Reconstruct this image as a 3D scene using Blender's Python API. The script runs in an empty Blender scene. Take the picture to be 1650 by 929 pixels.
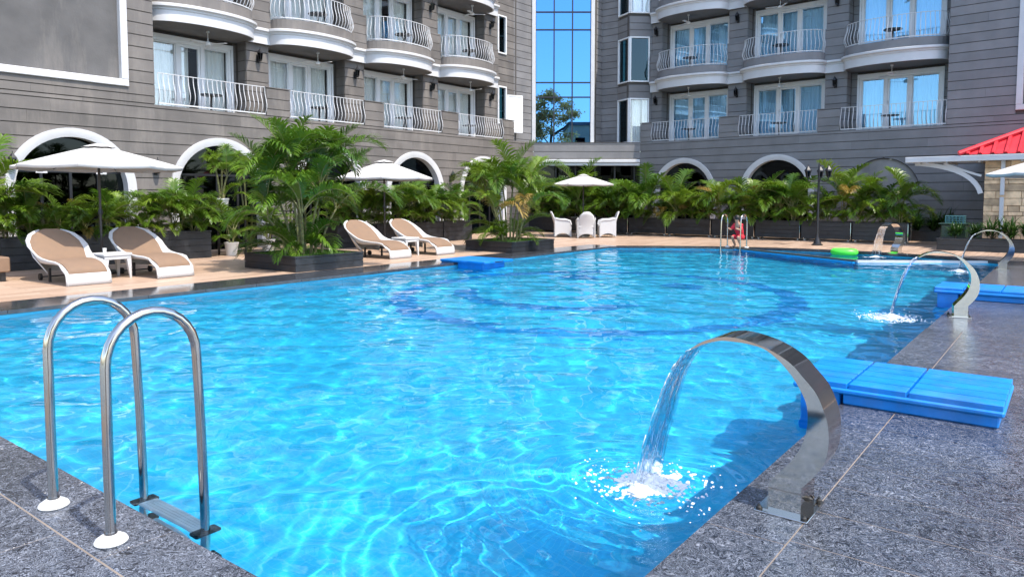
import bpy, bmesh, math, random
import numpy as np
from mathutils import Vector, Matrix
R = math.radians
rnd = random.Random(7)
scene = bpy.context.scene
COL = scene.collection

# ---------------------------------------------------------------- camera
YAW = 37.6
cd = bpy.data.cameras.new('camera'); cam = bpy.data.objects.new('camera', cd); COL.objects.link(cam)
cam.location = (0, 0, 1.45)
cam.rotation_euler = (R(90 - 3.73), 0, R(YAW - 90))
cd.sensor_width = 36; cd.lens = 1175 / 1650 * 36; cd.shift_y = -(464.5 - 394) / 1650
cd.clip_start = .05; cd.clip_end = 2000
scene.camera = cam
# ---------------------------------------------------------------- sky, sun, exposure
SUN_EL = R(60); SUN_AZ = (-0.06, -0.998)          # direction towards the sun (world x, y)
w = bpy.data.worlds.new('World'); scene.world = w; w.use_nodes = True
wn = w.node_tree
sky = wn.nodes.new('ShaderNodeTexSky'); sky.sky_type = 'NISHITA'; sky.sun_disc = False
sky.sun_elevation = SUN_EL; sky.sun_rotation = math.atan2(SUN_AZ[0], SUN_AZ[1])
sky.air_density = 1.0; sky.dust_density = 1.2; sky.ozone_density = 1.0
wn.links.new(sky.outputs[0], wn.nodes['Background'].inputs[0])
wn.nodes['Background'].inputs[1].default_value = .15
sl = bpy.data.lights.new('sun', 'SUN'); sl.energy = 2.0; sl.angle = R(.55); sl.color = (1, .92, .80)
sun = bpy.data.objects.new('sun', sl); COL.objects.link(sun)
sun.rotation_euler = Vector((SUN_AZ[0] * math.cos(SUN_EL), SUN_AZ[1] * math.cos(SUN_EL), math.sin(SUN_EL))).to_track_quat('Z', 'Y').to_euler()
sl.cycles.is_caustics_light = True
vs = scene.view_settings
vs.view_transform = 'Standard'; vs.look = 'None'; vs.gamma = 1; vs.use_curve_mapping = False
vs.exposure = 1.66
scene.cycles.max_bounces = 10; scene.cycles.transparent_max_bounces = 16
scene.cycles.sample_clamp_indirect = 6

# ---------------------------------------------------------------- helpers
SY, CY = math.sin(R(YAW)), math.cos(R(YAW))
def c2w(x, y, z=0):                              # metres right / ahead of the viewpoint -> site axes
    return Vector((x * SY + y * CY, -x * CY + y * SY, z))

class MB:
    def __init__(s): s.v = []; s.f = []; s.m = []; s.mi = 0
    def add(s, vs, fs):
        o = len(s.v); s.v += [tuple(p) for p in vs]
        for f in fs: s.f.append(tuple(i + o for i in f)); s.m.append(s.mi)
    def box(s, x0, x1, y0, y1, z0, z1):
        s.add([(x0,y0,z0),(x1,y0,z0),(x1,y1,z0),(x0,y1,z0),(x0,y0,z1),(x1,y0,z1),(x1,y1,z1),(x0,y1,z1)],
              [(3,2,1,0),(4,5,6,7),(0,1,5,4),(1,2,6,5),(2,3,7,6),(3,0,4,7)])
    def cbox(s, x0, x1, y0, y1, z0, z1, c=.01):
        bm = bmesh.new(); bmesh.ops.create_cube(bm, size=1)
        for v in bm.verts:
            v.co = (x0 + (v.co.x + .5) * (x1 - x0), y0 + (v.co.y + .5) * (y1 - y0), z0 + (v.co.z + .5) * (z1 - z0))
        bmesh.ops.bevel(bm, geom=bm.edges[:], offset=c, segments=1, affect='EDGES')
        bm.verts.ensure_lookup_table(); bm.verts.index_update()
        s.add([v.co[:] for v in bm.verts], [[v.index for v in f.verts] for f in bm.faces]); bm.free()
    def quad(s, a, b, c, d): s.add([a, b, c, d], [(0, 1, 2, 3)])
    def prism(s, pts, z0, z1):                   # polygon in xy, ccw
        n = len(pts)
        s.add([(p[0], p[1], z0) for p in pts] + [(p[0], p[1], z1) for p in pts],
              [tuple(range(n - 1, -1, -1)), tuple(range(n, 2 * n))] + [(i, (i + 1) % n, n + (i + 1) % n, n + i) for i in range(n)])
    def slab(s, pts, y0, y1):                    # polygon in xz, front at y0
        n = len(pts)
        s.add([(p[0], y0, p[1]) for p in pts] + [(p[0], y1, p[1]) for p in pts],
              [tuple(range(n)), tuple(range(2 * n - 1, n - 1, -1))] + [(n + i, n + (i + 1) % n, (i + 1) % n, i) for i in range(n)])
    def tube(s, path, r, n=8, cap=True, close=False):
        P = [Vector(p) for p in path]; N = len(P)
        rr = r if isinstance(r, (list, tuple)) else [r] * N
        T = []
        for i in range(N):
            a = P[(i - 1) % N] if (close or i > 0) else P[i]; b = P[(i + 1) % N] if (close or i < N - 1) else P[i]
            t = (b - a); T.append(t.normalized() if t.length > 1e-9 else Vector((0, 0, 1)))
        ref = Vector((0, 0, 1)) if abs(T[0].z) < .9 else Vector((1, 0, 0))
        u = T[0].cross(ref).normalized(); V = []
        for i in range(N):
            u = (u - T[i] * u.dot(T[i])).normalized(); wv = T[i].cross(u)
            V += [P[i] + (u * math.cos(2 * math.pi * k / n) + wv * math.sin(2 * math.pi * k / n)) * rr[i] for k in range(n)]
        F = []
        for i in range(N if close else N - 1):
            j = (i + 1) % N
            F += [(i * n + k, i * n + (k + 1) % n, j * n + (k + 1) % n, j * n + k) for k in range(n)]
        if cap and not close: F += [tuple(range(n - 1, -1, -1)), tuple(range((N - 1) * n, N * n))]
        s.add(V, F)
    def lathe(s, prof, n=16, c=(0, 0, 0)):       # prof (r, z)
        V = []; F = []; N = len(prof)
        for r, z in prof: V += [(c[0] + r * math.cos(2 * math.pi * k / n), c[1] + r * math.sin(2 * math.pi * k / n), c[2] + z) for k in range(n)]
        for i in range(N - 1): F += [(i * n + k, i * n + (k + 1) % n, (i + 1) * n + (k + 1) % n, (i + 1) * n + k) for k in range(n)]
        F += [tuple(range(n - 1, -1, -1)), tuple(range((N - 1) * n, N * n))]
        s.add(V, F)
    def grid(s, pts, ny, nx):                    # pts row-major ny x nx
        s.add(pts, [(j * nx + i, j * nx + i + 1, (j + 1) * nx + i + 1, (j + 1) * nx + i) for j in range(ny - 1) for i in range(nx - 1)])
    def mesh(s, name, mats, smooth=None):
        me = bpy.data.meshes.new(name); me.from_pydata(s.v, [], s.f)
        for m in (mats if isinstance(mats, (list, tuple)) else [mats]): me.materials.append(m)
        if any(s.m): me.polygons.foreach_set('material_index', s.m)
        if smooth is not None:
            me.shade_smooth(); me.set_sharp_from_angle(angle=R(smooth))
        me.update(); return me
    def build(s, name, mats, parent=None, smooth=None, **kw):
        return put(name, s.mesh(name, mats, smooth), parent, **kw)

def put(name, data, parent=None, loc=None, rot=None, scale=None, M=None):
    o = bpy.data.objects.new(name, data); COL.objects.link(o)
    if parent: o.parent = parent
    if M is not None: o.matrix_local = M
    if loc is not None: o.location = loc
    if rot is not None: o.rotation_euler = rot if isinstance(rot, (tuple, list)) else (0, 0, rot)
    if scale is not None: o.scale = scale if isinstance(scale, (tuple, list)) else (scale,) * 3
    return o
def tag(o, label, cat, group=None, kind=None):
    if label: o['label'] = label
    if cat: o['category'] = cat
    if group: o['group'] = group
    if kind: o['kind'] = kind
    return o
def thing(name, label, cat, loc=(0, 0, 0), rz=0, group=None, M=None):
    o = put(name, None, None, loc, rz) if M is None else put(name, None, M=M)
    o.empty_display_size = .1
    return tag(o, label, cat, group)
def structure(o): o['kind'] = 'structure'; return o
def stuff(o): o['kind'] = 'stuff'; return o
def copy_tree(o, parent=None):
    c = o.copy(); COL.objects.link(c)
    if parent: c.parent = parent
    for ch in list(o.children): copy_tree(ch, c)
    return c
ORD = ['first', 'second', 'third', 'fourth', 'fifth', 'sixth', 'seventh', 'eighth', 'ninth', 'tenth', 'eleventh', 'twelfth', 'thirteenth', 'fourteenth', 'fifteenth',
       'sixteenth', 'seventeenth', 'eighteenth', 'nineteenth', 'twentieth', 'twenty-first', 'twenty-second', 'twenty-third', 'twenty-fourth', 'twenty-fifth', 'twenty-sixth']

# ---------------------------------------------------------------- materials
MAT = {}
def pm(name, col, rough=.6, metal=0, spec=.5, var=.12, vscale=3.0, bump=0, bscale=40, rand=0, coat=0, dirt=0):
    m = bpy.data.materials.new(name); m.use_nodes = True; t = m.node_tree; L = t.links
    b = t.nodes['Principled BSDF']
    b.inputs['Roughness'].default_value = rough; b.inputs['Metallic'].default_value = metal
    b.inputs['Specular IOR Level'].default_value = spec; b.inputs['Coat Weight'].default_value = coat
    tc = t.nodes.new('ShaderNodeTexCoord'); geo = t.nodes.new('ShaderNodeNewGeometry')
    n = t.nodes.new('ShaderNodeTexNoise'); n.inputs['Scale'].default_value = vscale; n.inputs['Detail'].default_value = 5
    L.new(geo.outputs['Position'], n.inputs['Vector'])
    mr = t.nodes.new('ShaderNodeMapRange'); mr.inputs[1].default_value = .3; mr.inputs[2].default_value = .7
    mr.inputs[3].default_value = 1 - var; mr.inputs[4].default_value = 1 + var
    L.new(n.outputs['Fac'], mr.inputs[0])
    hs = t.nodes.new('ShaderNodeHueSaturation'); hs.inputs['Color'].default_value = (*col, 1)
    if rand:
        oi = t.nodes.new('ShaderNodeObjectInfo'); r2 = t.nodes.new('ShaderNodeMapRange')
        r2.inputs[3].default_value = 1 - rand; r2.inputs[4].default_value = 1 + rand
        L.new(oi.outputs['Random'], r2.inputs[0])
        mu = t.nodes.new('ShaderNodeMath'); mu.operation = 'MULTIPLY'
        L.new(mr.outputs[0], mu.inputs[0]); L.new(r2.outputs[0], mu.inputs[1]); L.new(mu.outputs[0], hs.inputs['Value'])
    else: L.new(mr.outputs[0], hs.inputs['Value'])
    out = hs.outputs['Color']
    if dirt:
        n3 = t.nodes.new('ShaderNodeTexNoise'); n3.inputs['Scale'].default_value = .9; n3.inputs['Detail'].default_value = 8; n3.inputs['Roughness'].default_value = .7
        mpp = t.nodes.new('ShaderNodeMapping'); mpp.inputs['Scale'].default_value = (2.6, 2.6, .5); L.new(geo.outputs['Position'], mpp.inputs[0]); L.new(mpp.outputs[0], n3.inputs['Vector'])
        r3 = t.nodes.new('ShaderNodeMapRange'); r3.inputs[1].default_value = .5; r3.inputs[2].default_value = .75; r3.inputs[3].default_value = 0; r3.inputs[4].default_value = dirt
        L.new(n3.outputs['Fac'], r3.inputs[0])
        mx = t.nodes.new('ShaderNodeMix'); mx.data_type = 'RGBA'; L.new(r3.outputs[0], mx.inputs[0]); L.new(out, mx.inputs[6])
        mx.inputs[7].default_value = (.34, .30, .26, 1); out = mx.outputs[2]
    L.new(out, b.inputs['Base Color'])
    rv = t.nodes.new('ShaderNodeMapRange'); rv.inputs[1].default_value = .25; rv.inputs[2].default_value = .75
    rv.inputs[3].default_value = max(0, rough * .85); rv.inputs[4].default_value = min(1, rough * 1.2)
    L.new(n.outputs['Fac'], rv.inputs[0]); L.new(rv.outputs[0], b.inputs['Roughness'])
    if bump:
        n2 = t.nodes.new('ShaderNodeTexNoise'); n2.inputs['Scale'].default_value = bscale; n2.inputs['Detail'].default_value = 4
        L.new(geo.outputs['Position'], n2.inputs['Vector'])
        bp = t.nodes.new('ShaderNodeBump'); bp.inputs['Strength'].default_value = bump; bp.inputs['Distance'].default_value = .01
        L.new(n2.outputs['Fac'], bp.inputs['Height']); L.new(bp.outputs[0], b.inputs['Normal'])
    MAT[name] = m; return m

pm('cladding', (.132, .120, .111), .72, var=.18, vscale=1.7, bump=.25, bscale=60, rand=.14, dirt=.30)  # left wing's warm light is put into this colour
pm('cladding_sky_tint', (.175, .172, .175), .7, var=.14, vscale=1.7, bump=.25, bscale=60, rand=.09, dirt=.12)  # right wing and tower: cool skylight put into the cladding colour
pm('wall_back', (.075, .068, .062), .85)
pm('plaster_grey', (.20, .195, .19), .75, var=.34, vscale=1.1, bump=.3, bscale=25, dirt=.35)
pm('render_panel', (.092, .089, .088), .78, var=.26, vscale=1.4, bump=.3, bscale=25, dirt=.25)
pm('white_paint', (.53, .53, .535), .45, var=.05, bump=.1, bscale=30)
pm('white_upvc', (.70, .71, .72), .3, var=.03)
pm('soffit', (.12, .11, .10), .8)
pm('black_metal', (.012, .012, .014), .4, var=.2)
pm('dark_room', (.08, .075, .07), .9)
pm('planter_wood', (.016, .018, .022), .42, var=.45, vscale=6, bump=.3, bscale=30, rand=.25)
pm('soil', (.05, .035, .025), .95, var=.4, vscale=20, bump=.8)
pm('steel', (.60, .56, .51), .07, metal=1, var=.04, vscale=8)
pm('steel_tube', (.50, .46, .42), .13, metal=1, var=.05, vscale=12)
pm('white_plastic', (.62, .61, .59), .4, var=.03)
pm('black_rubber', (.01, .01, .01), .5)
pm('wicker', (.50, .50, .495), .5, var=.06, vscale=60, bump=.5, bscale=160)
pm('cushion', (.20, .128, .082), .85, var=.08, vscale=8, bump=.3, bscale=300)
pm('canvas', (.50, .49, .47), .8, var=.05, vscale=2, bump=.15, bscale=12)
pm('blue_plastic', (.0, .19, .58), .36, var=.16, vscale=5, bump=.2, bscale=25, dirt=.14)
pm('red_roof', (.62, .022, .035), .5, var=.1, vscale=4)
pm('green_float', (.10, .85, .06), .35, var=.05)
pm('stem', (.17, .17, .06), .6, var=.35, vscale=14)
pm('trunk', (.11, .08, .055), .85, var=.35, vscale=12, bump=.7, bscale=25)
pm('wood_pole', (.035, .028, .024), .5)
pm('table_black', (.008, .008, .009), .35)
pm('tan_render', (.80, .62, .40), .8, var=.12, vscale=.7)
pm('skin', (.45, .26, .17), .5, var=.05)
pm('red_cloth', (.60, .02, .04), .75)
pm('hair', (.01, .008, .007), .5)
pm('green_tank', (.012, .035, .02), .35, var=.3)
pm('foam', (.66, .68, .70), .6, var=.02)
pm('ground', (.10, .11, .07), .9, var=.4, vscale=.5)
pm('rope', (.05, .055, .05), .6)
pm('pot', (.6, .59, .57), .4, var=.04)
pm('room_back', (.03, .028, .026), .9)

def leafmat(name, c1, c2, trans=.35):
    m = bpy.data.materials.new(name); m.use_nodes = True; t = m.node_tree; L = t.links
    b = t.nodes['Principled BSDF']; b.inputs['Roughness'].default_value = .38
    oi = t.nodes.new('ShaderNodeObjectInfo'); geo = t.nodes.new('ShaderNodeNewGeometry')
    n = t.nodes.new('ShaderNodeTexNoise'); n.inputs['Scale'].default_value = 2.2; L.new(geo.outputs['Position'], n.inputs['Vector'])
    ad = t.nodes.new('ShaderNodeMath'); ad.operation = 'MULTIPLY_ADD'; ad.inputs[1].default_value = .55
    L.new(oi.outputs['Random'], ad.inputs[0]); 
    n2 = t.nodes.new('ShaderNodeMath'); n2.operation = 'MULTIPLY'; n2.inputs[1].default_value = .5; L.new(n.outputs['Fac'], n2.inputs[0])
    L.new(n2.outputs[0], ad.inputs[2])
    mx = t.nodes.new('ShaderNodeMix'); mx.data_type = 'RGBA'; mx.inputs[6].default_value = (*c1, 1); mx.inputs[7].default_value = (*c2, 1)
    L.new(ad.outputs[0], mx.inputs[0]); L.new(mx.outputs[2], b.inputs['Base Color'])
    tr = t.nodes.new('ShaderNodeBsdfTranslucent'); L.new(mx.outputs[2], tr.inputs[0])
    ms = t.nodes.new('ShaderNodeMixShader'); ms.inputs[0].default_value = trans
    L.new(b.outputs[0], ms.inputs[1]); L.new(tr.outputs[0], ms.inputs[2]); L.new(ms.outputs[0], t.nodes['Material Output'].inputs[0])
    MAT[name] = m
leafmat('palm_leaf', (.022, .095, .006), (.19, .28, .02))
leafmat('palm_leaf_deep', (.010, .062, .005), (.14, .25, .018))
leafmat('shrub_leaf', (.012, .05, .008), (.05, .11, .015), .25)
leafmat('palm_leaf_dry', (.22, .17, .03), (.30, .20, .05), .3)
leafmat('grass', (.06, .17, .012), (.13, .26, .02), .3)
leafmat('tree_leaf', (.50, .34, .10), (.75, .50, .18), .6)  # crown stands backlit; warm sunlight is put into the leaf colour

def glassmat(name, tint, refl, rough=.0, gcol=(1, 1, 1)):
    m = bpy.data.materials.new(name); m.use_nodes = True; t = m.node_tree; L = t.links
    t.nodes.remove(t.nodes['Principled BSDF'])
    lw = t.nodes.new('ShaderNodeLayerWeight'); lw.inputs[0].default_value = .5
    pw = t.nodes.new('ShaderNodeMath'); pw.operation = 'POWER'; pw.inputs[1].default_value = 4.5; L.new(lw.outputs['Facing'], pw.inputs[0])
    mr = t.nodes.new('ShaderNodeMapRange'); mr.inputs[3].default_value = refl; mr.inputs[4].default_value = 1; L.new(pw.outputs[0], mr.inputs[0])
    tr = t.nodes.new('ShaderNodeBsdfTransparent'); tr.inputs[0].default_value = (*tint, 1)
    gl = t.nodes.new('ShaderNodeBsdfGlossy'); gl.inputs['Roughness'].default_value = rough; gl.inputs[0].default_value = (*gcol, 1)
    ms = t.nodes.new('ShaderNodeMixShader'); L.new(mr.outputs[0], ms.inputs[0]); L.new(tr.outputs[0], ms.inputs[1]); L.new(gl.outputs[0], ms.inputs[2])
    L.new(ms.outputs[0], t.nodes['Material Output'].inputs[0]); MAT[name] = m
glassmat('pane', (.94, .96, .97), .10)
glassmat('pane_sky_tint', (.80, .92, 1), .20, gcol=(.42, .74, 1))  # right wing panes: blue of the reflected sky put into the tints
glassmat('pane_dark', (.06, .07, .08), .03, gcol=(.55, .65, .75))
glassmat('curtain_wall', (.02, .05, .09), .72, gcol=(.12, .34, .70))  # deep blue of the mirrored sky put into the gloss colour
glassmat('pane_teal', (.10, .20, .22), .07, gcol=(.5, .7, .8))

def curtainmat():
    m = pm('curtain', (.86, .86, .81), .85, var=.03)
    return m
curtainmat()

def granite():
    m = bpy.data.materials.new('granite'); m.use_nodes = True; t = m.node_tree; L = t.links
    b = t.nodes['Principled BSDF']
    geo = t.nodes.new('ShaderNodeNewGeometry')
    mp = t.nodes.new('ShaderNodeMapping'); mp.inputs['Scale'].default_value = (5.2, 5.2, 5.2); L.new(geo.outputs['Position'], mp.inputs[0])
    n0 = t.nodes.new('ShaderNodeTexNoise'); n0.inputs['Scale'].default_value = 1.3; n0.inputs['Detail'].default_value = 3; L.new(mp.outputs[0], n0.inputs['Vector'])
    mixv = t.nodes.new('ShaderNodeMix'); mixv.data_type = 'VECTOR'; mixv.inputs[0].default_value = .55
    sc = t.nodes.new('ShaderNodeVectorMath'); sc.operation = 'MULTIPLY_ADD'; sc.inputs[1].default_value = (3.2, 3.2, 3.2)
    L.new(n0.outputs['Color'], sc.inputs[0]); L.new(mp.outputs[0], sc.inputs[2])
    wv = t.nodes.new('ShaderNodeTexNoise'); wv.inputs['Scale'].default_value = 1.9; wv.inputs['Detail'].default_value = 2.5; wv.inputs['Distortion'].default_value = 2.2; wv.inputs['Roughness'].default_value = .6
    L.new(sc.outputs[0], wv.inputs['Vector'])
    cr = t.nodes.new('ShaderNodeValToRGB')
    e = cr.color_ramp.elements; e[0].position = .30; e[0].color = (.010, .012, .018, 1); e[1].position = .76; e[1].color = (.34, .36, .41, 1)
    for p, c in ((.37, (.008, .010, .015)), (.415, (.12, .133, .165)), (.455, (.010, .012, .018)), (.50, (.03, .035, .046)), (.545, (.21, .23, .275)), (.585, (.012, .014, .020)), (.64, (.07, .078, .098))):
        q = e.new(p); q.color = (*c, 1)
    L.new(wv.outputs['Fac'], cr.inputs[0])
    big = t.nodes.new('ShaderNodeTexNoise'); big.inputs['Scale'].default_value = 1.1; big.inputs['Detail'].default_value = 3; L.new(geo.outputs['Position'], big.inputs['Vector'])
    oi = t.nodes.new('ShaderNodeObjectInfo')
    mr = t.nodes.new('ShaderNodeMapRange'); mr.inputs[1].default_value = .3; mr.inputs[2].default_value = .7; mr.inputs[3].default_value = .8; mr.inputs[4].default_value = 1.25; L.new(big.outputs['Fac'], mr.inputs[0])
    m2 = t.nodes.new('ShaderNodeMapRange'); m2.inputs[3].default_value = .85; m2.inputs[4].default_value = 1.15; L.new(oi.outputs['Random'], m2.inputs[0])
    mu = t.nodes.new('ShaderNodeMath'); mu.operation = 'MULTIPLY'; L.new(mr.outputs[0], mu.inputs[0]); L.new(m2.outputs[0], mu.inputs[1])
    hs = t.nodes.new('ShaderNodeHueSaturation'); L.new(cr.outputs[0], hs.inputs['Color']); L.new(mu.outputs[0], hs.inputs['Value'])
    L.new(hs.outputs[0], b.inputs['Base Color'])
    rr = t.nodes.new('ShaderNodeMapRange'); rr.inputs[3].default_value = .07; rr.inputs[4].default_value = .20; L.new(wv.outputs['Fac'], rr.inputs[0]); L.new(rr.outputs[0], b.inputs['Roughness'])
    bp = t.nodes.new('ShaderNodeBump'); bp.inputs['Strength'].default_value = .55; bp.inputs['Distance'].default_value = .006
    L.new(wv.outputs['Fac'], bp.inputs['Height']); L.new(bp.outputs[0], b.inputs['Normal'])
    MAT['granite'] = m
granite()
pm('granite_polished', (.045, .048, .055), .10, var=.35, vscale=9)
pm('grout', (.20, .165, .135), .8, var=.15, vscale=6)
def deckwood():
    m = bpy.data.materials.new('deck_tile'); m.use_nodes = True; t = m.node_tree; L = t.links
    b = t.nodes['Principled BSDF']; geo = t.nodes.new('ShaderNodeNewGeometry')
    br = t.nodes.new('ShaderNodeTexBrick'); br.inputs['Scale'].default_value = 1; br.inputs['Brick Width'].default_value = 1.2; br.inputs['Row Height'].default_value = .15
    br.inputs['Mortar Size'].default_value = .004; br.inputs['Bias'].default_value = 0; br.offset = .37
    br.inputs['Color1'].default_value = (.37, .25, .175, 1); br.inputs['Color2'].default_value = (.50, .36, .265, 1); br.inputs['Mortar'].default_value = (.16, .10, .06, 1)
    L.new(geo.outputs['Position'], br.inputs['Vector'])
    mp = t.nodes.new('ShaderNodeMapping'); mp.inputs['Scale'].default_value = (.8, 22, 1); L.new(geo.outputs['Position'], mp.inputs[0])
    n = t.nodes.new('ShaderNodeTexNoise'); n.inputs['Scale'].default_value = 1.5; n.inputs['Detail'].default_value = 6; L.new(mp.outputs[0], n.inputs['Vector'])
    mr = t.nodes.new('ShaderNodeMapRange'); mr.inputs[1].default_value = .25; mr.inputs[2].default_value = .75; mr.inputs[3].default_value = .7; mr.inputs[4].default_value = 1.3; L.new(n.outputs['Fac'], mr.inputs[0])
    hs = t.nodes.new('ShaderNodeHueSaturation'); L.new(br.outputs['Color'], hs.inputs['Color']); L.new(mr.outputs[0], hs.inputs['Value'])
    L.new(hs.outputs[0], b.inputs['Base Color']); b.inputs['Roughness'].default_value = .42
    bp = t.nodes.new('ShaderNodeBump'); bp.inputs['Strength'].default_value = .4; bp.inputs['Distance'].default_value = .004; bp.invert = True
    L.new(br.outputs['Fac'], bp.inputs['Height']); L.new(bp.outputs[0], b.inputs['Normal'])
    MAT['deck_tile'] = m
deckwood()
def stonemat():
    m = pm('stone', (.66, .46, .28), .8, var=.28, vscale=5, bump=.7, bscale=22, rand=.3)
stonemat()
def poolmat(name, c1, c2, mort):
    m = bpy.data.materials.new(name); m.use_nodes = True; t = m.node_tree; L = t.links
    b = t.nodes['Principled BSDF']; geo = t.nodes.new('ShaderNodeNewGeometry')
    br = t.nodes.new('ShaderNodeTexBrick'); br.inputs['Scale'].default_value = 1; br.offset = 0
    br.inputs['Brick Width'].default_value = .05; br.inputs['Row Height'].default_value = .05; br.inputs['Mortar Size'].default_value = .0022
    br.inputs['Color1'].default_value = (*c1, 1); br.inputs['Color2'].default_value = (*c2, 1); br.inputs['Mortar'].default_value = (*mort, 1)
    L.new(geo.outputs['Position'], br.inputs['Vector'])
    n = t.nodes.new('ShaderNodeTexNoise'); n.inputs['Scale'].default_value = .8; n.inputs['Detail'].default_value = 4; L.new(geo.outputs['Position'], n.inputs['Vector'])
    mr = t.nodes.new('ShaderNodeMapRange'); mr.inputs[1].default_value = .3; mr.inputs[2].default_value = .7; mr.inputs[3].default_value = .88; mr.inputs[4].default_value = 1.1; L.new(n.outputs['Fac'], mr.inputs[0])
    hs = t.nodes.new('ShaderNodeHueSaturation'); L.new(br.outputs['Color'], hs.inputs['Color']); L.new(mr.outputs[0], hs.inputs['Value'])
    L.new(hs.outputs[0], b.inputs['Base Color']); b.inputs['Roughness'].default_value = .5
    MAT[name] = m
poolmat('pool_tile', (.014, .40, .61), (.02, .45, .67), (.07, .47, .64))
poolmat('pool_band', (.0, .22, .52), (.0, .26, .58), (.01, .26, .52))
def watermat():
    m = bpy.data.materials.new('water'); m.use_nodes = True; t = m.node_tree; L = t.links
    t.nodes.remove(t.nodes['Principled BSDF'])
    g = t.nodes.new('ShaderNodeBsdfGlass'); g.inputs['IOR'].default_value = 1.33; g.inputs['Roughness'].default_value = 0; g.inputs['Color'].default_value = (.86, .97, 1, 1)
    L.new(g.outputs[0], t.nodes['Material Output'].inputs[0]); MAT['water'] = m
    m = bpy.data.materials.new('falling_water'); m.use_nodes = True; t = m.node_tree; L = t.links
    t.nodes.remove(t.nodes['Principled BSDF'])
    g = t.nodes.new('ShaderNodeBsdfGlass'); g.inputs['IOR'].default_value = 1.2; g.inputs['Roughness'].default_value = .02
    tr = t.nodes.new('ShaderNodeBsdfTransparent'); tr.inputs[0].default_value = (.93, .98, 1, 1)
    ms = t.nodes.new('ShaderNodeMixShader'); ms.inputs[0].default_value = .5
    L.new(g.outputs[0], ms.inputs[1]); L.new(tr.outputs[0], ms.inputs[2]); L.new(ms.outputs[0], t.nodes['Material Output'].inputs[0]); MAT['falling_water'] = m
watermat()
# ================================================================= ground, decks, pool
U0, V0, V1 = 1.54, 1.24, 10.8                    # near edge, right edge, left edge of the pool
def ufar(v):
    q = (V1 - v) / (V1 - V0); return 18.7 + .9 * q + 1.7 * 4 * q * (1 - q)
WZ = -.07
mb = MB()
for a, b, c, d in ((-900, 900, -900, -14), (-900, 900, 34, 900), (-900, -14, -14, 34), (48, 900, -14, 34)):
    mb.quad((a, c, -.02), (b, c, -.02), (b, d, -.02), (a, d, -.02))
structure(mb.build('ground', MAT['ground']))
# paved decks: grout beds with stone on top
TU, TV0, TV1 = .37, -3.0, .905
mb = MB()
mb.quad((1.245, TV0, -.003), (9.16, TV0, -.003), (9.16, V0 - .33, -.003), (1.245, V0 - .33, -.003))
mb.quad((-1.0, V0 - .335, -.003), (1.245, V0 - .335, -.003), (1.245, V1, -.003), (-1.0, V1, -.003))
mb.quad((1.2, .85, -.0035), (9.16, .85, -.0035), (9.16, V0 - .004, -.0035), (1.2, V0 - .004, -.0035))
mb.quad((1.2, V0 - .1, -.004), (U0 - .004, V0 - .1, -.004), (U0 - .004, V1, -.004), (1.2, V1, -.004))
bed = structure(mb.build('paving_bed', MAT['grout']))
deck = put('stone_deck', None); structure(deck)
def tile(x0, x1, y0, y1, name='tile', th=.03, par=None):
    m = MB(); m.cbox(x0, x1, y0, y1, -th, 0, .0025); return m.build(name, MAT['granite'], par or deck)
g = .0038
n = 0
u = 1.25
while u < 7.0:                                   # planks of stone running away from the water
    for (a, b) in ((.0, .9025), (-.95, .0), (-1.9, -.95)):
        off = .45 if (n % 2) else 0
        a2, b2 = (a - off if a < 0 or off else a), (b - off if b < .9 else b)
        if b2 - a2 > .1: tile(u + g, u + TU - g, a2 + g, b2 - g)
    u += TU; n += 1
m = MB()
while u < 9.15:
    for (a, b) in ((0, .9), (-.95, 0), (-1.9, -.95), (-2.9, -1.9)): m.box(u + g, u + TU - g, a + g, b - g, -.03, 0)
    u += TU
u2 = 1.25
while u2 < 7.0: m.box(u2 + g, u2 + TU - g, -2.95, -2.36, -.03, 0); u2 += TU
stuff(m.build('far_tiles', MAT['granite'], deck))
# coping along the right edge and along the near edge
u = 1.25
while u < 9.1: tile(u + g if u > 1.3 else u, min(u + .9, 9.15) - g, .9045, V0 + .012, 'coping_stone', .045); u += .9
v = V0 + .014
while v < 8: tile(U0 - .30, U0 + .012, v + g, v + .9 - g, 'coping_stone', .045); v += .9
for i in range(8):
    for j in range(3):
        tile(1.235 - (j + 1) * .42 + g, 1.235 - j * .42 - g, .95 + i * .62 + (j % 2) * .3 + g, .95 + (i + 1) * .62 + (j % 2) * .3 - g)
m = MB()
m.quad((9.15, -14, -.001), (24, -14, -.001), (24, V0, -.001), (9.15, V0, -.001))
m.quad((-14, -14, -.014), (9.15, -14, -.014), (9.15, -3.0, -.014), (-14, -3.0, -.014))
m.quad((-14, -3.0, -.014), (1.245, -3.0, -.014), (1.245, .9, -.014), (-14, .9, -.014))
m.quad((-14, .9, -.014), (-.9, .9, -.014), (-.9, V1, -.014), (-14, V1, -.014))
structure(m.build('stone_paving', MAT['granite']))
# beige plank-look deck on the far side and polished coping
m = MB()
m.quad((-14, 11.72, 0), (26.5, 11.72, 0), (26.5, 34, 0), (-14, 34, 0))
N = 40
vv = [V1 + .0 - (V1 - V0) * i / N for i in range(N + 1)]
for i in range(N):
    m.quad((ufar(vv[i]) + .42, vv[i], 0), (ufar(vv[i + 1]) + .42, vv[i + 1], 0), (48, vv[i + 1], 0), (48, vv[i], 0))
m.quad((18.7 + .42, V1, 0), (48, V1, 0), (48, 11.72, 0), (19.12, 11.72, 0))
m.quad((26.5, 11.72, 0), (48, 11.72, 0), (48, 34, 0), (26.5, 34, 0))
m.quad((24, -14, 0), (48, -14, 0), (48, V0, 0), (24, V0, 0))
m.quad((20.02, V0 - .6, .003), (24.1, V0 - .6, .003), (24.1, V0, .003), (20.02, V0, .003))
structure(m.build('plank_deck', MAT['deck_tile']))
cop = put('pool_coping', None); structure(cop)
u = -2
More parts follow.
